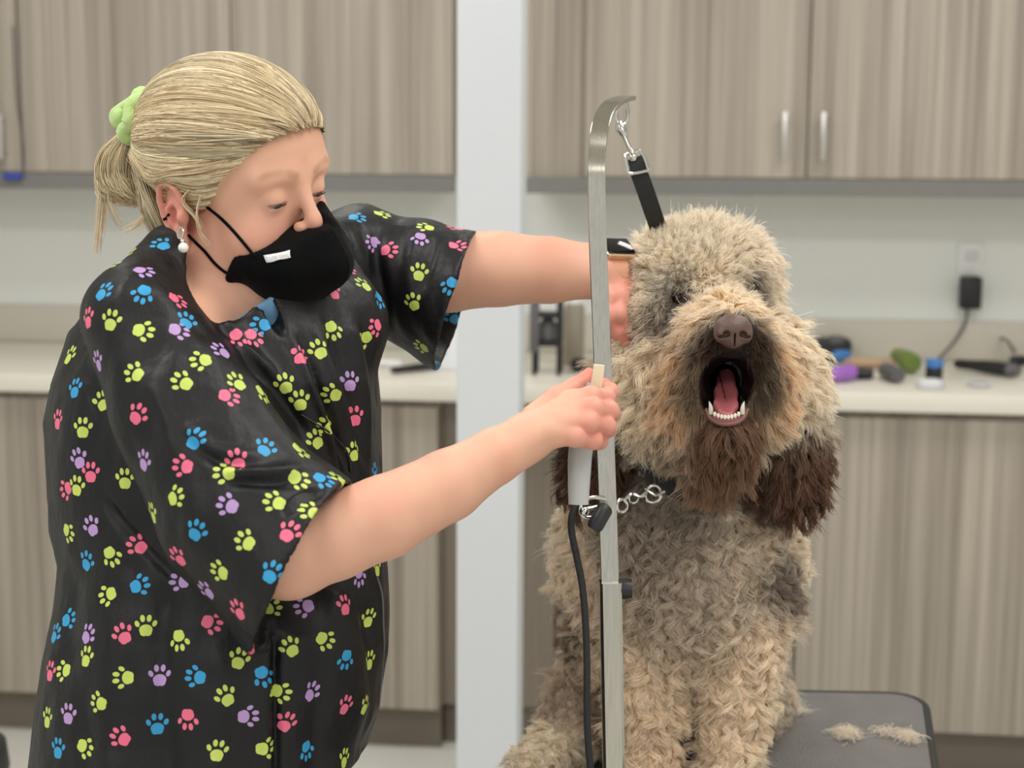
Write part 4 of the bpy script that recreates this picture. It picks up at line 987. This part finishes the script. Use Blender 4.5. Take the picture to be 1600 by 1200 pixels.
# ---- clippers in the near hand
cl = empty('clipper', U(928, 640, 1.50), 'grey clipper with a cream guide comb gripped in the groomer\'s near hand', 'clipper')
ax_ = [U(904, 788, 1.517), U(905, 745, 1.517), U(908, 700, 1.516), U(920, 655, 1.517), U(928, 618, 1.520), U(932, 600, 1.520)]
MB().tube(spline(ax_, 5), [.0100+.0022*math.sin(i/25*math.pi) for i in range(26)], 18).build('clipper_body', plain('satin_grey', srgb(184, 186, 184), .35), cl)
MB().band([U(931, 606, 1.512), U(934, 588, 1.509), U(936, 570, 1.507)], cvec(.0105, .002, .0), .004).build('guide_comb', plain('cream_plastic', srgb(238, 228, 196), .4), cl)
# ---- watch
wc = U(966, 396, 1.742)
wt = empty('wristwatch', wc, 'rose gold smart watch with black face on the groomer\'s far wrist', 'watch')
dirv = U(990, 425, 1.79)-U(930, 424, 1.77); dirv /= np.linalg.norm(dirv)
wcen = U(952, 424, 1.776); up_ = cvec(-.10, .72, .70); A = axes(dirv, up_)    # z along the arm, x out of the back of the wrist
band_pts = [wcen+A@np.array([math.cos(a)*.0285, math.sin(a)*.0262, 0]) for a in np.linspace(0, 2*math.pi, 41)[:-1]]
b = MB(); prev = None; rings = []
for p_ in band_pts:
    n_ = (p_-wcen)/np.linalg.norm(p_-wcen); rings.append([b.bm.verts.new(tuple(p_+n_*o+dirv*w_)) for o, w_ in ((0, -.0095), (.0018, -.0095), (.0018, .0095), (0, .0095))])
for i in range(40):
    for k in range(4): b.bm.faces.new((rings[i][k], rings[i][(k+1) % 4], rings[(i+1) % 40][(k+1) % 4], rings[(i+1) % 40][k]))
b.build('watch_band', plain('rose_band', srgb(222, 160, 132), .6), wt)
Mw = frame(wcen+A[:, 0]*.0315, A)
MB().box(-.005, .004, -.0165, .0165, -.019, .019, .004, M=Mw, seg=3).build('watch_case', plain('rose_gold', srgb(226, 190, 160), .25, 1.), wt)
MB().box(.0035, .0048, -.0148, .0148, -.0172, .0172, .001, M=Mw).build('watch_face', plain('black_glass', srgb(14, 14, 16), .08), wt)

# ---- trousers and shoes (below the frame, so she stands on the floor)
hipc = U(330, 1250, 1.62); fw = RC@np.array([.80, 0, .55]); fw[2] = 0; fw /= np.linalg.norm(fw); sd = np.array([-fw[1], fw[0], 0])
def legs_sdf(P):
    h = hipc.copy(); h[2] = .70; f = ell(P, h, (.16, .16, .12))
    for s in (-1, 1):
        a = h+sd*s*.085; k = a+fw*.01+[0, 0, -.34]; b_ = a-fw*.01; b_[2] = FLOOR_Z+.09
        f = smin(f, chain(P, [a, k, b_], [.088, .062, .055], .02), .03)
    return f
h_ = hipc.copy(); Vl, Ql = nets(legs_sdf, [h_[0]-.3, h_[1]-.3, FLOOR_Z+.02], [h_[0]+.3, h_[1]+.3, .86], .008, 2)
obj('trousers', mesh('trousers', Vl, Ql), plain('dark_trousers', srgb(34, 34, 38), .8), person)
for s in (-1, 1):
    c = hipc+sd*s*.085; c[2] = FLOOR_Z
    def shoe_sdf(P, c=c):
        f = smin(ell(P, c+fw*.075+[0, 0, .030], (.055, .055, .036)), ell(P, c-fw*.03+[0, 0, .04], (.042, .042, .05)), .04)
        f = smin(f, cone(P, c+fw*.03+[0, 0, .03], c+fw*.11+[0, 0, .02], .040, .030), .02)
        return smax(f, FLOOR_Z+.002-P[:, 2], .004)
    Vx, Qx = nets(shoe_sdf, c-[.2, .2, .02], c+[.2, .2, .14], .005, 2)
    obj('shoe', mesh('shoe', Vx, Qx), M_blackp, person)
# ------------------------------------------------------------------ the dog
def U3(p): return U(*p)
pawz = TZ+.001
def foot(px, d): # a point on the table under picture column px at distance d
    p = U(px, 900, d); return np.array([p[0], p[1], pawz])
LL = foot(1018, 1.80); RL = foot(1145, 1.80); RF = foot(845, 1.86)+0; RF2 = foot(1190, 2.02)
def ec(P, c, r, k=None): # ellipsoid by picture centre and pixel radii
    s_ = c[2]/FPX; return ell(P, U(*c), (r[0]*s_, r[2]*s_, r[1]*s_))
MC = U(1136, 604, 1.655)
def dog_head(P):
    f = ec(P, (1094, 446, 1.82), (103, 84, 92))
    f = smin(f, ec(P, (1096, 412, 1.81), (84, 52, 80)), .03)
    f = smin(f, ec(P, (1034, 500, 1.80), (46, 86, 66)), .04)
    f = smin(f, ec(P, (1042, 600, 1.80), (78, 105, 80)), .04)
    f = smin(f, ec(P, (1195, 590, 1.80), (72, 90, 80)), .04)
    f = smin(f, pchain(P, [(1118, 486, 1.765, 46), (1138, 520, 1.68, 40), (1146, 528, 1.645, 33)]), .025)
    f = smin(f, pchain(P, [(1120, 545, 1.70, 42), (1092, 590, 1.70, 36), (1080, 640, 1.715, 30)]), .018)
    f = smin(f, pchain(P, [(1160, 545, 1.70, 40), (1184, 585, 1.70, 34), (1196, 630, 1.72, 28)]), .018)
    f = smin(f, pchain(P, [(1120, 650, 1.77, 52), (1134, 672, 1.70, 34), (1136, 668, 1.672, 22)]), .015)
    f = smin(f, pchain(P, [(1128, 690, 1.71, 34), (1118, 720, 1.72, 28)]), .02)
    for c in ((1060, 462, 1.735), (1176, 448, 1.74)): f = smax(f, -ec(P, c, (20, 14, 24)), .012)
    cav = smin(ec(P, (1138, 598, 1.665), (41, 40, 100)), ec(P, (1136, 636, 1.672), (25, 24, 60)), .01)
    for tr in ([(1064, 462, 1.742), (1040, 495, 1.742), (1020, 530, 1.745)], [(1158, 438, 1.748), (1182, 452, 1.745), (1208, 476, 1.75)]): f = smax(f, -(chain(P, [U(*x) for x in tr], [.015, .011, .005])), .008)
    f = smax(f, -cav, .004)
    return f
def dog_sdf(P):
    f = dog_head(P)
    f = smin(f, pchain(P, [(1095, 600, 1.90, 105), (1080, 730, 1.92, 125)]), .05)
    f = smin(f, ec(P, (1068, 850, 1.93), (160, 150, 150)), .06)
    f = smin(f, ec(P, (1070, 960, 1.96), (140, 130, 170)), .06)
    f = smin(f, pchain(P, [(920, 830, 1.95, 40), (912, 930, 1.93, 40), (935, 1020, 1.92, 40)]), .04)
    f = smin(f, pchain(P, [(1195, 860, 1.90, 42), (1190, 950, 1.88, 44)]), .03)
    # front legs
    for a, ft in (((1010, 960, 1.87, 62), LL), ((1158, 950, 1.86, 60), RL)):
        p0, r0 = U(*a[:3]), a[3]*a[2]/FPX; mid = p0*.45+ft*.55; mid[2] = (p0[2]+ft[2])/2
        f = smin(f, chain(P, [p0, mid, ft+[0, 0, .035]], [r0, .036, .030], .01), .018)
        f = smin(f, ell(P, ft+np.array([0, -.028, .024]), (.036, .050, .024)), .015)
        for k in (-1.2, -.4, .4, 1.2): f = smin(f, ell(P, ft+np.array([k*.017, -.066+.006*abs(k), .017]), (.0105, .019, .017)), .005)
    # haunch and near hind foot, far hind foot
    f = smin(f, ec(P, (958, 1080, 2.03), (80, 85, 110)), .04)
    f = smin(f, ec(P, (1130, 1060, 2.05), (75, 85, 110)), .04)
    for ft, kn in ((RF, U(900, 1095, 1.95)), (RF2+np.array([-.03, 0, 0]), U(1130, 1090, 1.99))):
        f = smin(f, cone(P, kn, ft+np.array([.03, .05, .04]), .035, .030), .03)
        f = smin(f, cone(P, ft+np.array([.04, .07, .032]), ft+np.array([-.005, -.03, .026]), .028, .026), .02)
        for k in (-1.2, -.4, .4, 1.2): f = smin(f, ell(P, ft+np.array([k*.016-.008, -.055+.006*abs(k), .018]), (.0105, .018, .017)), .005)
    f = smin(f, cone(P, U(1080, 1050, 2.12), U(1080, 1180, 2.15), .10, .09), .05)
    f = smin(f, chain(P, [U(1090, 1150, 2.20), U(1150, 1165, 2.26)], [.025, .012]), .03)
    # hanging ears
    e1 = pchain(P, [(1200, 520, 1.83, 24), (1226, 620, 1.82, 38), (1228, 700, 1.81, 50), (1228, 748, 1.80, 50)], .01)
    e2 = pchain(P, [(1000, 520, 1.85, 24), (952, 620, 1.84, 34), (930, 700, 1.83, 38), (926, 750, 1.83, 30)], .01)
    f = smin(f, e1, .012); f = smin(f, e2, .012)
    cw = .0045*vnoise(P, 55, 4)+.002*vnoise(P, 120, 5)
    w_ = np.clip(np.linalg.norm(P-U(1140, 545, 1.66), axis=1)/.06-.6, 0, 1)
    return f-cw*w_-.0*f
pts8 = [U(x, y, d) for x in (790, 1340) for y in (310, 1250) for d in (1.55, 2.30)]
lo = np.min(pts8, 0); hi = np.max(pts8, 0); lo[2] = TZ-.002; lo[1] = 1.58; lo[0] = U(790, 700, 1.8)[0]-.03
Vd, Qd = nets(dog_sdf, lo, hi, .0034, 2); Vd[:, 2] = np.maximum(Vd[:, 2], TZ+.0006)
Nd = normals(Vd, Qd)
CR = lambda *c: np.array(srgb(*c)[:3])
REG = [  # centre, radius (m), colour, flow (camera x, y, z), outward, length, curl radius
 ((1096, 375, 1.75), .075, CR(244, 232, 208), (.05, .25, .3), 1.0, .017, .0014),
 ((1010, 450, 1.78), .05, CR(220, 208, 184), (-.5, -.3, 0), .8, .024, .003),
 ((1190, 430, 1.78), .05, CR(214, 200, 176), (.5, -.4, 0), .8, .024, .003),
 ((1058, 462, 1.755), .024, CR(66, 48, 38), (-.5, -.8, 0), .15, .008, .001),  # left eye hollow: its shade painted as dark brown fur colour
 ((1034, 500, 1.75), .016, CR(128, 106, 84), (-.5, -.8, 0), .2, .014, .001),  # shaded crease below that eye, put into the fur colour
 ((1178, 450, 1.758), .023, CR(66, 48, 38), (.6, -.7, 0), .15, .008, .001),  # right eye hollow, shade painted into the colour as well
 ((1204, 474, 1.76), .014, CR(128, 106, 84), (.6, -.7, 0), .2, .014, .001),  # right crease, its shade also painted in
 ((1116, 440, 1.73), .026, CR(232, 216, 188), (.1, -.4, .4), .5, .016, .0015),
 ((1095, 500, 1.68), .026, CR(208, 188, 156), (-.9, -.6, .2), .45, .030, .0025),
 ((1175, 490, 1.69), .024, CR(208, 188, 156), (.9, -.7, .2), .45, .030, .0025),
 ((1060, 590, 1.70), .036, CR(196, 160, 112), (-.35, -1, .1), .4, .038, .003),
 ((1205, 580, 1.71), .032, CR(200, 166, 120), (.35, -1, .1), .4, .036, .003),
 ((1000, 620, 1.76), .05, CR(204, 190, 164), (-.4, -1, 0), .5, .034, .004),
 ((1245, 600, 1.77), .045, CR(212, 198, 172), (.4, -.9, 0), .5, .034, .004),
 ((1145, 540, 1.64), .022, CR(62, 45, 36), (0, -.5, .2), .3, .006, .0005),
 ((1108, 545, 1.66), .020, CR(82, 58, 44), (-.7, -.9, .1), .3, .018, .001),
 ((1184, 545, 1.66), .020, CR(82, 58, 44), (.7, -.9, .1), .3, .018, .001),
 ((1096, 598, 1.67), .027, CR(52, 37, 29), (-.5, -1, 0), .25, .018, .001),
 ((1184, 594, 1.67), .027, CR(52, 37, 29), (.5, -1, 0), .25, .018, .001),
 ((1134, 680, 1.68), .020, CR(126, 92, 66), (0, -1, .1), .25, .034, .0025),
 ((1120, 720, 1.70), .030, CR(142, 108, 80), (-.05, -1, .05), .3, .038, .003),
 ((1065, 690, 1.74), .032, CR(186, 166, 138), (-.2, -1, 0), .35, .034, .004),
 ((1190, 690, 1.75), .032, CR(186, 168, 140), (.2, -1, 0), .35, .034, .004),
 ((1228, 700, 1.78), .036, CR(118, 82, 60), (.1, -1, 0), .3, .036, .0022),
 ((1228, 765, 1.78), .050, CR(104, 72, 54), (.0, -1, .1), .25, .032, .003),
 ((928, 720, 1.81), .045, CR(92, 64, 47), (-.1, -1, 0), .3, .034, .004),
 ((1060, 780, 1.82), .05, CR(158, 143, 124), (0, -1, .1), .45, .026, .005),
 ((1000, 850, 1.83), .05, CR(168, 150, 130), (-.1, -1, .1), .5, .026, .006),
 ((1150, 830, 1.83), .05, CR(188, 174, 152), (.1, -1, .1), .5, .026, .006),
 ((1205, 905, 1.85), .026, CR(142, 122, 104), (.2, -1, .1), .5, .022, .005),
 ((1230, 850, 1.9), .03, CR(206, 192, 168), (.4, -1, 0), .6, .024, .005),
 ((890, 840, 1.95), .05, CR(212, 198, 174), (-.3, -1, 0), .5, .022, .005),
 ((893, 965, 1.93), .028, CR(140, 120, 98), (-.1, -1, 0), .5, .022, .005),
 ((930, 900, 1.9), .05, CR(192, 176, 152), (-.1, -1, 0), .5, .024, .005),
 ((1070, 930, 1.83), .07, CR(180, 164, 142), (0, -1, .1), .5, .026, .006),
 ((1010, 1060, 1.80), .06, CR(196, 180, 154), (-.05, -1, .1), .5, .024, .006),
 ((1150, 1050, 1.80), .06, CR(202, 186, 160), (.05, -1, .1), .5, .024, .006),
 ((1150, 1180, 1.78), .06, CR(214, 198, 170), (.05, -1, .1), .5, .022, .006),
 ((1015, 1190, 1.78), .06, CR(208, 190, 162), (.0, -1, .1), .5, .022, .006),
 ((875, 1075, 1.95), .035, CR(176, 154, 128), (-.3, -1, 0), .5, .020, .005),
 ((850, 1170, 1.87), .05, CR(222, 208, 182), (-.3, -.6, .4), .5, .020, .005),
 ((860, 1250, 1.84), .03, CR(140, 104, 78), (-.3, -.6, .4), .5, .016, .004)]
RC_ = np.array([U(*g[0]) for g in REG]); RR_ = np.array([g[1] for g in REG]); RCol = np.array([g[2] for g in REG]); _g = RCol.mean(1, keepdims=True); RCol = _g+(RCol-_g)*(.62+.2*(_g < .2)); RCol = RCol*(1.0+.95*np.clip(_g*2.4, 0, 1)); RCol = RCol*np.minimum(1, 0.96/RCol.max(1, keepdims=True))
RFl = np.array([RC@(np.array(g[3], float)/np.linalg.norm(g[3])) for g in REG]); RO = np.array([[g[4], g[5], g[6]] for g in REG])
def region(P):
    out = []
    for c in np.array_split(P, max(1, len(P)//20000)):
        d = np.linalg.norm(c[:, None]-RC_[None], axis=2)/RR_[None]; w_ = np.exp(-1.6*d*d)+1e-5/(d*d+.1); w_ /= w_.sum(1, keepdims=True); out.append(w_)
    return np.concatenate(out)
wv_ = region(Vd); cold = wv_@RCol; cold *= (1+.10*vnoise(Vd, 70, 7))[:, None]
mouth_d = ((Vd-U(1137, 604, 1.67))@RC)/np.array([44, 56, 260])*FPX/1.67; inm = np.linalg.norm(mouth_d, axis=1)
k_ = np.clip((1.12-inm)/.15, 0, 1)[:, None]; cold = cold*(1-k_)+CR(26, 13, 13)*k_
med = mesh('dog', Vd, Qd); add_col(med, 'tint', cold)
t = NT('dog_skin'); at = t.n('ShaderNodeAttribute', attribute_name='tint'); t.P(color=t.mix(.35, at.outputs['Color'], (0, 0, 0, 1), 'MIX') if False else at.outputs['Color'], rough=.85, spec=.2); t.bump(t.noise(t.pos(), 260, 3), .5, .003)
dog = obj('dog', med, t.m)
tag(dog, 'shaggy cream doodle dog with brown ears and open mouth sitting on the grooming table', 'dog')
t = NT('dog_fur'); at = t.n('ShaderNodeAttribute', attribute_name='tint'); t.P(color=at.outputs['Color'], rough=.62, spec=.2, sheen=.1)
tr_ = t.n('ShaderNodeBsdfTranslucent'); t.set(tr_.inputs[0], at.outputs['Color']); mx_ = t.n('ShaderNodeMixShader'); mx_.inputs[0].default_value = .48
t.t.links.new(t.b.outputs[0], mx_.inputs[1]); t.t.links.new(tr_.outputs[0], mx_.inputs[2]); t.t.links.new(mx_.outputs[0], t.out.inputs[0]); M_fur = t.m
def sample(V, Q, n, seed, keep):
    r = np.random.RandomState(seed); tri = np.concatenate([Q[:, [0, 1, 2]], Q[:, [0, 2, 3]]]); a = V[tri[:, 0]]; b_ = V[tri[:, 1]]; c = V[tri[:, 2]]
    nr = np.cross(b_-a, c-a); ar = np.linalg.norm(nr, axis=1); w_ = ar*keep(tri); w_ /= w_.sum(); i = r.choice(len(tri), n, p=w_)
    u, v = r.rand(n, 1), r.rand(n, 1); m_ = u+v > 1; u[m_], v[m_] = 1-u[m_], 1-v[m_]
    nn = normals(V, Q)[tri[i]].mean(1); nn /= np.linalg.norm(nn, axis=1, keepdims=True)
    return a[i]*(1-u-v)+b_[i]*u+c[i]*v, nn
# no fur inside the mouth, on the nose or sunk into the leather
vis = ((CP-Vd)*Nd).sum(1)/np.linalg.norm(CP-Vd, axis=1); inner = np.clip(vis*2.5+.75, .12, 1)
nose_c = U(1146, 519, 1.612); ndist = np.linalg.norm(Vd-nose_c, axis=1)
inner = inner*(inm > 1.03)*(ndist > .022)
for e in ((1060, 464, 1.74), (1176, 450, 1.745)): inner *= np.linalg.norm(Vd-U(*e), axis=1) > .017
headw = 1+1.0*(Vd[:, 2] > U(1100, 740, 1.8)[2]); inner = inner*headw
def keep(tri): return inner[tri].mean(1)*(inner[tri].min(1) > 0)
NF, NG = 165000, 6500
rp, rn = sample(Vd, Qd, NF, 1, keep); gp, gn = sample(Vd, Qd, NG, 2, keep)
# nearest clump guide by grid-free chunks
gi = np.zeros(NF, int)
for ch in np.array_split(np.arange(NF), 120):
    D2 = ((rp[ch][:, None]-gp[None])**2).sum(2); D2 += rr.rand(1, NG)*1e-5; gi[ch] = D2.argmin(1)
K = 10; r_ = np.random.RandomState(4)
gw = region(gp); gf = gw@RFl; go = gw@RO; L = go[:, 1]*(.8+.45*r_.rand(NG)); outw = go[:, 0]; cr = go[:, 2]*(.6+.9*r_.rand(NG))
jd = r_.normal(size=(NG, 3))*.30*np.clip(cr/.004, .25, 1.2)[:, None]
pos_ = gp.copy(); G = [pos_.copy()]; tg_ = np.linspace(0, 1, K)
perp = np.cross(gn, gf); perp /= np.linalg.norm(perp, axis=1, keepdims=True)+1e-6; per2 = np.cross(gf, perp); per2 /= np.linalg.norm(per2, axis=1, keepdims=True)+1e-6
for k in range(1, K):
    tt = tg_[k]; d = gn*(outw*(1-tt)**1.3+.12)[:, None]+(gf+jd)*(.25+tt)
    d /= np.linalg.norm(d, axis=1, keepdims=True); pos_ = pos_+d*(L/(K-1))[:, None]; G.append(pos_.copy())
G = np.stack(G, 1)
phs = r_.rand(NG)*6.283; om = 5.5+3*r_.rand(NG); sgn = np.where(r_.rand(NG) < .5, 1, -1)
ang_ = phs[:, None]+om[:, None]*tg_[None]*sgn[:, None]; env = (tg_**.8)[None]*cr[:, None]
G = G+perp[:, None]*(np.cos(ang_)*env)[:, :, None]+per2[:, None]*(np.sin(ang_)*env)[:, :, None]
rel = G[gi]-gp[gi][:, None]; lenj = (.75+.35*r_.rand(NF, 1))
T_ = tg_[None]*lenj; ii = T_*(K-1); i0 = np.clip(np.floor(ii).astype(int), 0, K-1); i1 = np.clip(i0+1, 0, K-1); fr = (ii-i0)[:, :, None]
ar = np.arange(NF)[:, None]; rel = rel[ar, i0]*(1-fr)+rel[ar, i1]*fr
dl = rp-gp[gi]; _hd = (rp[:, 2] > U(1100, 735, 1.8)[2]).astype(float)[:, None, None]; clump = 1-(1-np.interp(tg_, [0, .4, 1], [1, .72, .46])[None, :, None])*(1-.45*_hd)
Sf = gp[gi][:, None]+rel+dl[:, None]*clump
fz = r_.normal(size=(NF, 3))*.0018; Sf = Sf+fz[:, None]*(tg_**1.2)[None, :, None]*(1+1.2*(r_.rand(NF, 1, 1) < .08)*2)
Sf[:, 0] -= rn*.001
Sf[:, :, 2] = np.maximum(Sf[:, :, 2], TZ+.0015)
cf = region(rp)@RCol; cg = (1+.16*(r_.rand(NG)-.5))[gi][:, None]; cf = cf*cg*(.86+.28*r_.rand(NF, 1))
# pale tips on the ears, a scatter of dark hairs in the cream
isd = (cf.mean(1) < .12)[:, None]; cf = np.where(isd & (r_.rand(NF, 1) < .22), cf*2.0, cf); cf = np.where(~isd & (r_.rand(NF, 1) < .05), cf*.62, cf)
Rf = (np.interp(tg_, [0, .5, 1], [1, .85, .25])[None])*(.00036+.00016*r_.rand(NF, 1))
# keep the mouth opening and the nose clear
q_ = ((Sf[:, -1]-U(1137, 604, 1.66))@RC)/np.array([36, 46, 400])*FPX/1.66; okf = np.linalg.norm(q_[:, :2], axis=1) > 1.0
for kk in (K//3, K//2, 2*K//3):
    q_ = ((Sf[:, kk]-U(1137, 604, 1.66))@RC)/np.array([35, 44, 400])*FPX/1.66; okf &= np.linalg.norm(q_[:, :2], axis=1) > 1.0
q2 = pix(Sf[:, K//2]); okf &= ~((np.hypot((q2[:, 0]-1146)/30, (q2[:, 1]-519)/25) < 1) & (q2[:, 2] < 1.70))
for ex_, ey_ in ((1060, 464), (1179, 451)):
    for kk in (K//3, K//2, K-1):
        q2 = pix(Sf[:, kk]); okf &= ~((np.hypot((q2[:, 0]-ex_)/17, (q2[:, 1]-ey_)/10) < 1) & (q2[:, 2] < 1.83) & (r_.rand(NF) < .38))
hair('fur', Sf[okf], Rf[okf], cf[okf], M_fur, dog)
# nose leather
def nose_sdf(P):
    q = (P-nose_c)@RC*FPX/1.61    # px units: x right, y up, z to viewer
    f = ell(q, (0, 5, -6), (30, 24, 26)); f = smin(f, ell(q, (0, -14, -6), (15, 12, 20)), 8)
    f = smin(f, ell(q, (-17, -4, -2), (13, 14, 18)), 5); f = smin(f, ell(q, (17, -4, -2), (13, 14, 18)), 5)
    for s in (-1, 1):
        f = smax(f, -ell(q, (s*13, -4, 17), (6, 5.5, 12)), 1.5); f = smax(f, -ell(q, (s*21, -8, 13), (7, 2.4, 9)), 1.5)
    f = smax(f, -(np.abs(q[:, 0])-.9+np.maximum(0, q[:, 1]+4)*.5) if False else -np.maximum(np.abs(q[:, 0])-1.1, np.maximum(q[:, 1]+2, 12-q[:, 2]-8)), 1.5)
    return f*1.61/FPX
Vn, Qn = nets(nose_sdf, nose_c-.035, nose_c+.035, .0010, 2)
tn = NT('nose_leather'); tn.P(color=srgb(92, 68, 60), rough=.38, spec=.5); vo = tn.n('ShaderNodeTexVoronoi'); tn.set(vo.inputs['Vector'], tn.pos()); vo.inputs['Scale'].default_value = 900; tn.bump(vo.outputs[0], .35, .0008)
obj('nose', mesh('nose', Vn, Qn), tn.m, dog)
# eyes
te = NT('dog_eye'); te.P(color=srgb(36, 22, 16), rough=.08, spec=.6)
for e in ((1060, 465, 1.757), (1175, 451, 1.762)): MB().ball(U(*e), .0088, n=24).build('eye', te.m, dog)
# mouth: lining, tongue, teeth, lip
tt_ = NT('tongue'); tt_.P(color=tt_.mix(tt_.noise(tt_.pos(), 300, 2), srgb(172, 88, 96), srgb(194, 112, 116)), rough=.35, sss=.1); tt_.bump(tt_.noise(tt_.pos(), 1500, 2), .3, .0006)
def tongue_sdf(P):
    f = chain(P, [U(1134, 590, 1.74), U(1134, 615, 1.70), U(1134, 634, 1.672), U(1134, 642, 1.660)], [.010, .0125, .0128, .0095], .004)
    q = (P-U(1134, 630, 1.68))@RC; f = smax(f, q[:, 1]-.0045-.35*np.abs(q[:, 0])-(-q[:, 2])*.55, .004)
    return smax(f, -(np.abs(q[:, 0])+ (-q[:, 1])*.0-.0006+np.clip(.004-q[:, 1], 0, 1)*.6), .002)
Vt, Qt = nets(tongue_sdf, U(1134, 620, 1.69)-.06, U(1134, 620, 1.69)+.06, .0012, 2)
obj('tongue', mesh('tongue', Vt, Qt), tt_.m, dog)
M_tooth = NT('teeth'); M_tooth.P(color=srgb(240, 234, 216), rough=.25, sss=.05); M_tooth = M_tooth.m
for s, x in ((-1, 1111), (1, 1160)):
    a = U(x, 646, 1.662); MB().tube(spline([a, U(x+s*.5, 636, 1.657), U(x+s*3, 627, 1.655)], 4), [.0025, .0026, .0025, .0024, .0021, .0018, .0014, .0009, .0003], 12).build('tooth', M_tooth, dog)
for i in range(8):
    x = 1117+i*(37/7); y = 653-(abs(i-3.5)/3.5)**2*5
    MB().ball(U(x, y-1, 1.652+.004*(abs(i-3.5)/3.5)**2), (.0019, .0016, .0028)).build('tooth', M_tooth, dog)
tl_ = NT('lip'); tl_.P(color=srgb(116, 78, 70), rough=.4)
MB().tube(spline([U(1104, 640, 1.668), U(1110, 653, 1.660), U(1122, 661, 1.654), U(1136, 663, 1.652), U(1149, 661, 1.654), U(1161, 653, 1.660), U(1168, 640, 1.668)], 5), .0026, 12).build('lower_lip', tl_.m, dog)
MB().tube(spline([U(1108, 640, 1.672), U(1114, 651, 1.664), U(1124, 656, 1.658), U(1136, 658, 1.656), U(1148, 656, 1.658), U(1157, 651, 1.664), U(1163, 640, 1.672)], 5), .0028, 12).build('gum', tt_.m, dog)
# collar with rings and snaps
M_nylon = bpy.data.materials['black_nylon']
col = empty('collar', U(1000, 740, 1.80), 'black dog collar with chrome snap and rings, mostly hidden in the chest fur', 'collar')
cp = [U(955, 690, 1.84), U(985, 706, 1.795), U(1006, 728, 1.778), U(1030, 752, 1.782), U(1065, 772, 1.80), U(1120, 784, 1.82)]
MB().band(spline(cp, 5), cvec(.004, .015, .0), .003).build('strap', M_nylon, col)
b = MB()
def ringp(cx_, cy_, d, rx, ry, n=20, tilt=0.): return [U(cx_+math.cos(a)*rx*math.cos(tilt)-math.sin(a)*ry*math.sin(tilt), cy_+math.sin(a)*ry*math.cos(tilt)+math.cos(a)*rx*math.sin(tilt), d) for a in np.linspace(0, 2*math.pi, n+1)[:-1]]
b.tube(ringp(1021, 772, 1.735, 12, 14, tilt=.5), .0018, 8, closed=True); b.tube([U(1008, 764, 1.735), U(1025, 774, 1.728), U(1039, 768, 1.728)], .0017, 8)
b.build('d_ring', M_chrome, col)
b = MB(); b.tube(ringp(972, 790, 1.735, 8, 10), .0018, 8, closed=True); b.tube(spline([U(975, 780, 1.735), U(988, 772, 1.732), U(1000, 776, 1.732), U(1010, 770, 1.735)], 4), .0022, 8)
b.tube(ringp(990, 778, 1.735, 7, 8), .0012, 8, closed=True)
b.build('snap', M_chrome, col)
# tether clamp on the post and its cord
tc = empty('tether_clamp', U(930, 795, 1.585), 'chrome clamp with black thumb knob fixed on the steel post', 'clamp')
b = MB(); b.tube(spline([U(946, 780, 1.592), U(926, 777, 1.583), U(910, 785, 1.58), U(906, 798, 1.58), U(914, 808, 1.58), U(930, 806, 1.583), U(938, 795, 1.585)], 4), .0021, 10)
b.tube([U(908, 796, 1.58), U(930, 793, 1.58), U(942, 789, 1.59)], .0024, 10); b.ball(U(913, 799, 1.578), .0052)
b.build('clamp_ring', M_chrome, tc)
MB().tube([U(947, 792, 1.572), U(945, 795, 1.571), U(930, 822, 1.566), U(927, 827, 1.566)], [.0068, .0086, .0086, .0070], 14).build('thumb_knob', M_blackp, tc)
cordp = [U(916, 783, 1.585), U(903, 787, 1.583), U(894, 805, 1.58), U(893, 830, 1.58), U(901, 870, 1.58), U(909, 910, 1.58), U(914, 960, 1.58), U(917, 1030, 1.58), U(917, 1100, 1.58), U(919, 1160, 1.58), U(925, 1230, 1.58), U(930, 1320, 1.58)]
tag(MB().tube(spline(cordp, 6), .0037, 10).build('tether', M_nylon), 'black cord hanging from the chrome clamp beside the steel post', 'cord')
# tufts of cut fur on the table
def tuft(px, py, r, n, seed, label):
    rr_ = np.random.RandomState(seed); c = hz(px, py, TZ+.001); t_ = np.linspace(0, 1, 7)
    o = rr_.normal(size=(n, 3))*[r*.6, r*.8, 0]; a = rr_.rand(n)*6.28; l_ = .012+.014*rr_.rand(n); cv = rr_.normal(size=n)*2.5
    x = np.cos(a[:, None]+cv[:, None]*t_[None]); y = np.sin(a[:, None]+cv[:, None]*t_[None])
    S_ = np.zeros((n, 7, 3)); S_[:, :, 0] = o[:, :1]+np.cumsum(x, 1)*l_[:, None]/7; S_[:, :, 1] = o[:, 1:2]+np.cumsum(y, 1)*l_[:, None]/7
    S_[:, :, 2] = .001+(rr_.rand(n, 1)*.010*np.exp(-(o[:, :1]/r)**2))*np.sin(t_*3.0+.1)[None]+rr_.rand(n, 1)*.003
    S_ += c; h_ = hair('fur_tuft', S_, np.full((n, 7), .00028), np.tile(CR(248, 238, 222), (n, 1))*(.8+.3*rr_.rand(n, 1)), M_fur, None)
    return tag(h_, label, 'fur tuft', 'tufts of cut fur on the table', 'thing')
tuft(1322, 1150, .008, 300, 1, 'cream tuft of cut fur in the middle of the bare table top')
tuft(1240, 1112, .010, 160, 2, 'thin wisp of cut fur on the table near the dog\'s leg')
tuft(1418, 1155, .007, 170, 3, 'tuft of cut fur at the right edge of the table')
tuft(1385, 1148, .008, 60, 4, 'faint wisp of cut fur between the two larger tufts')
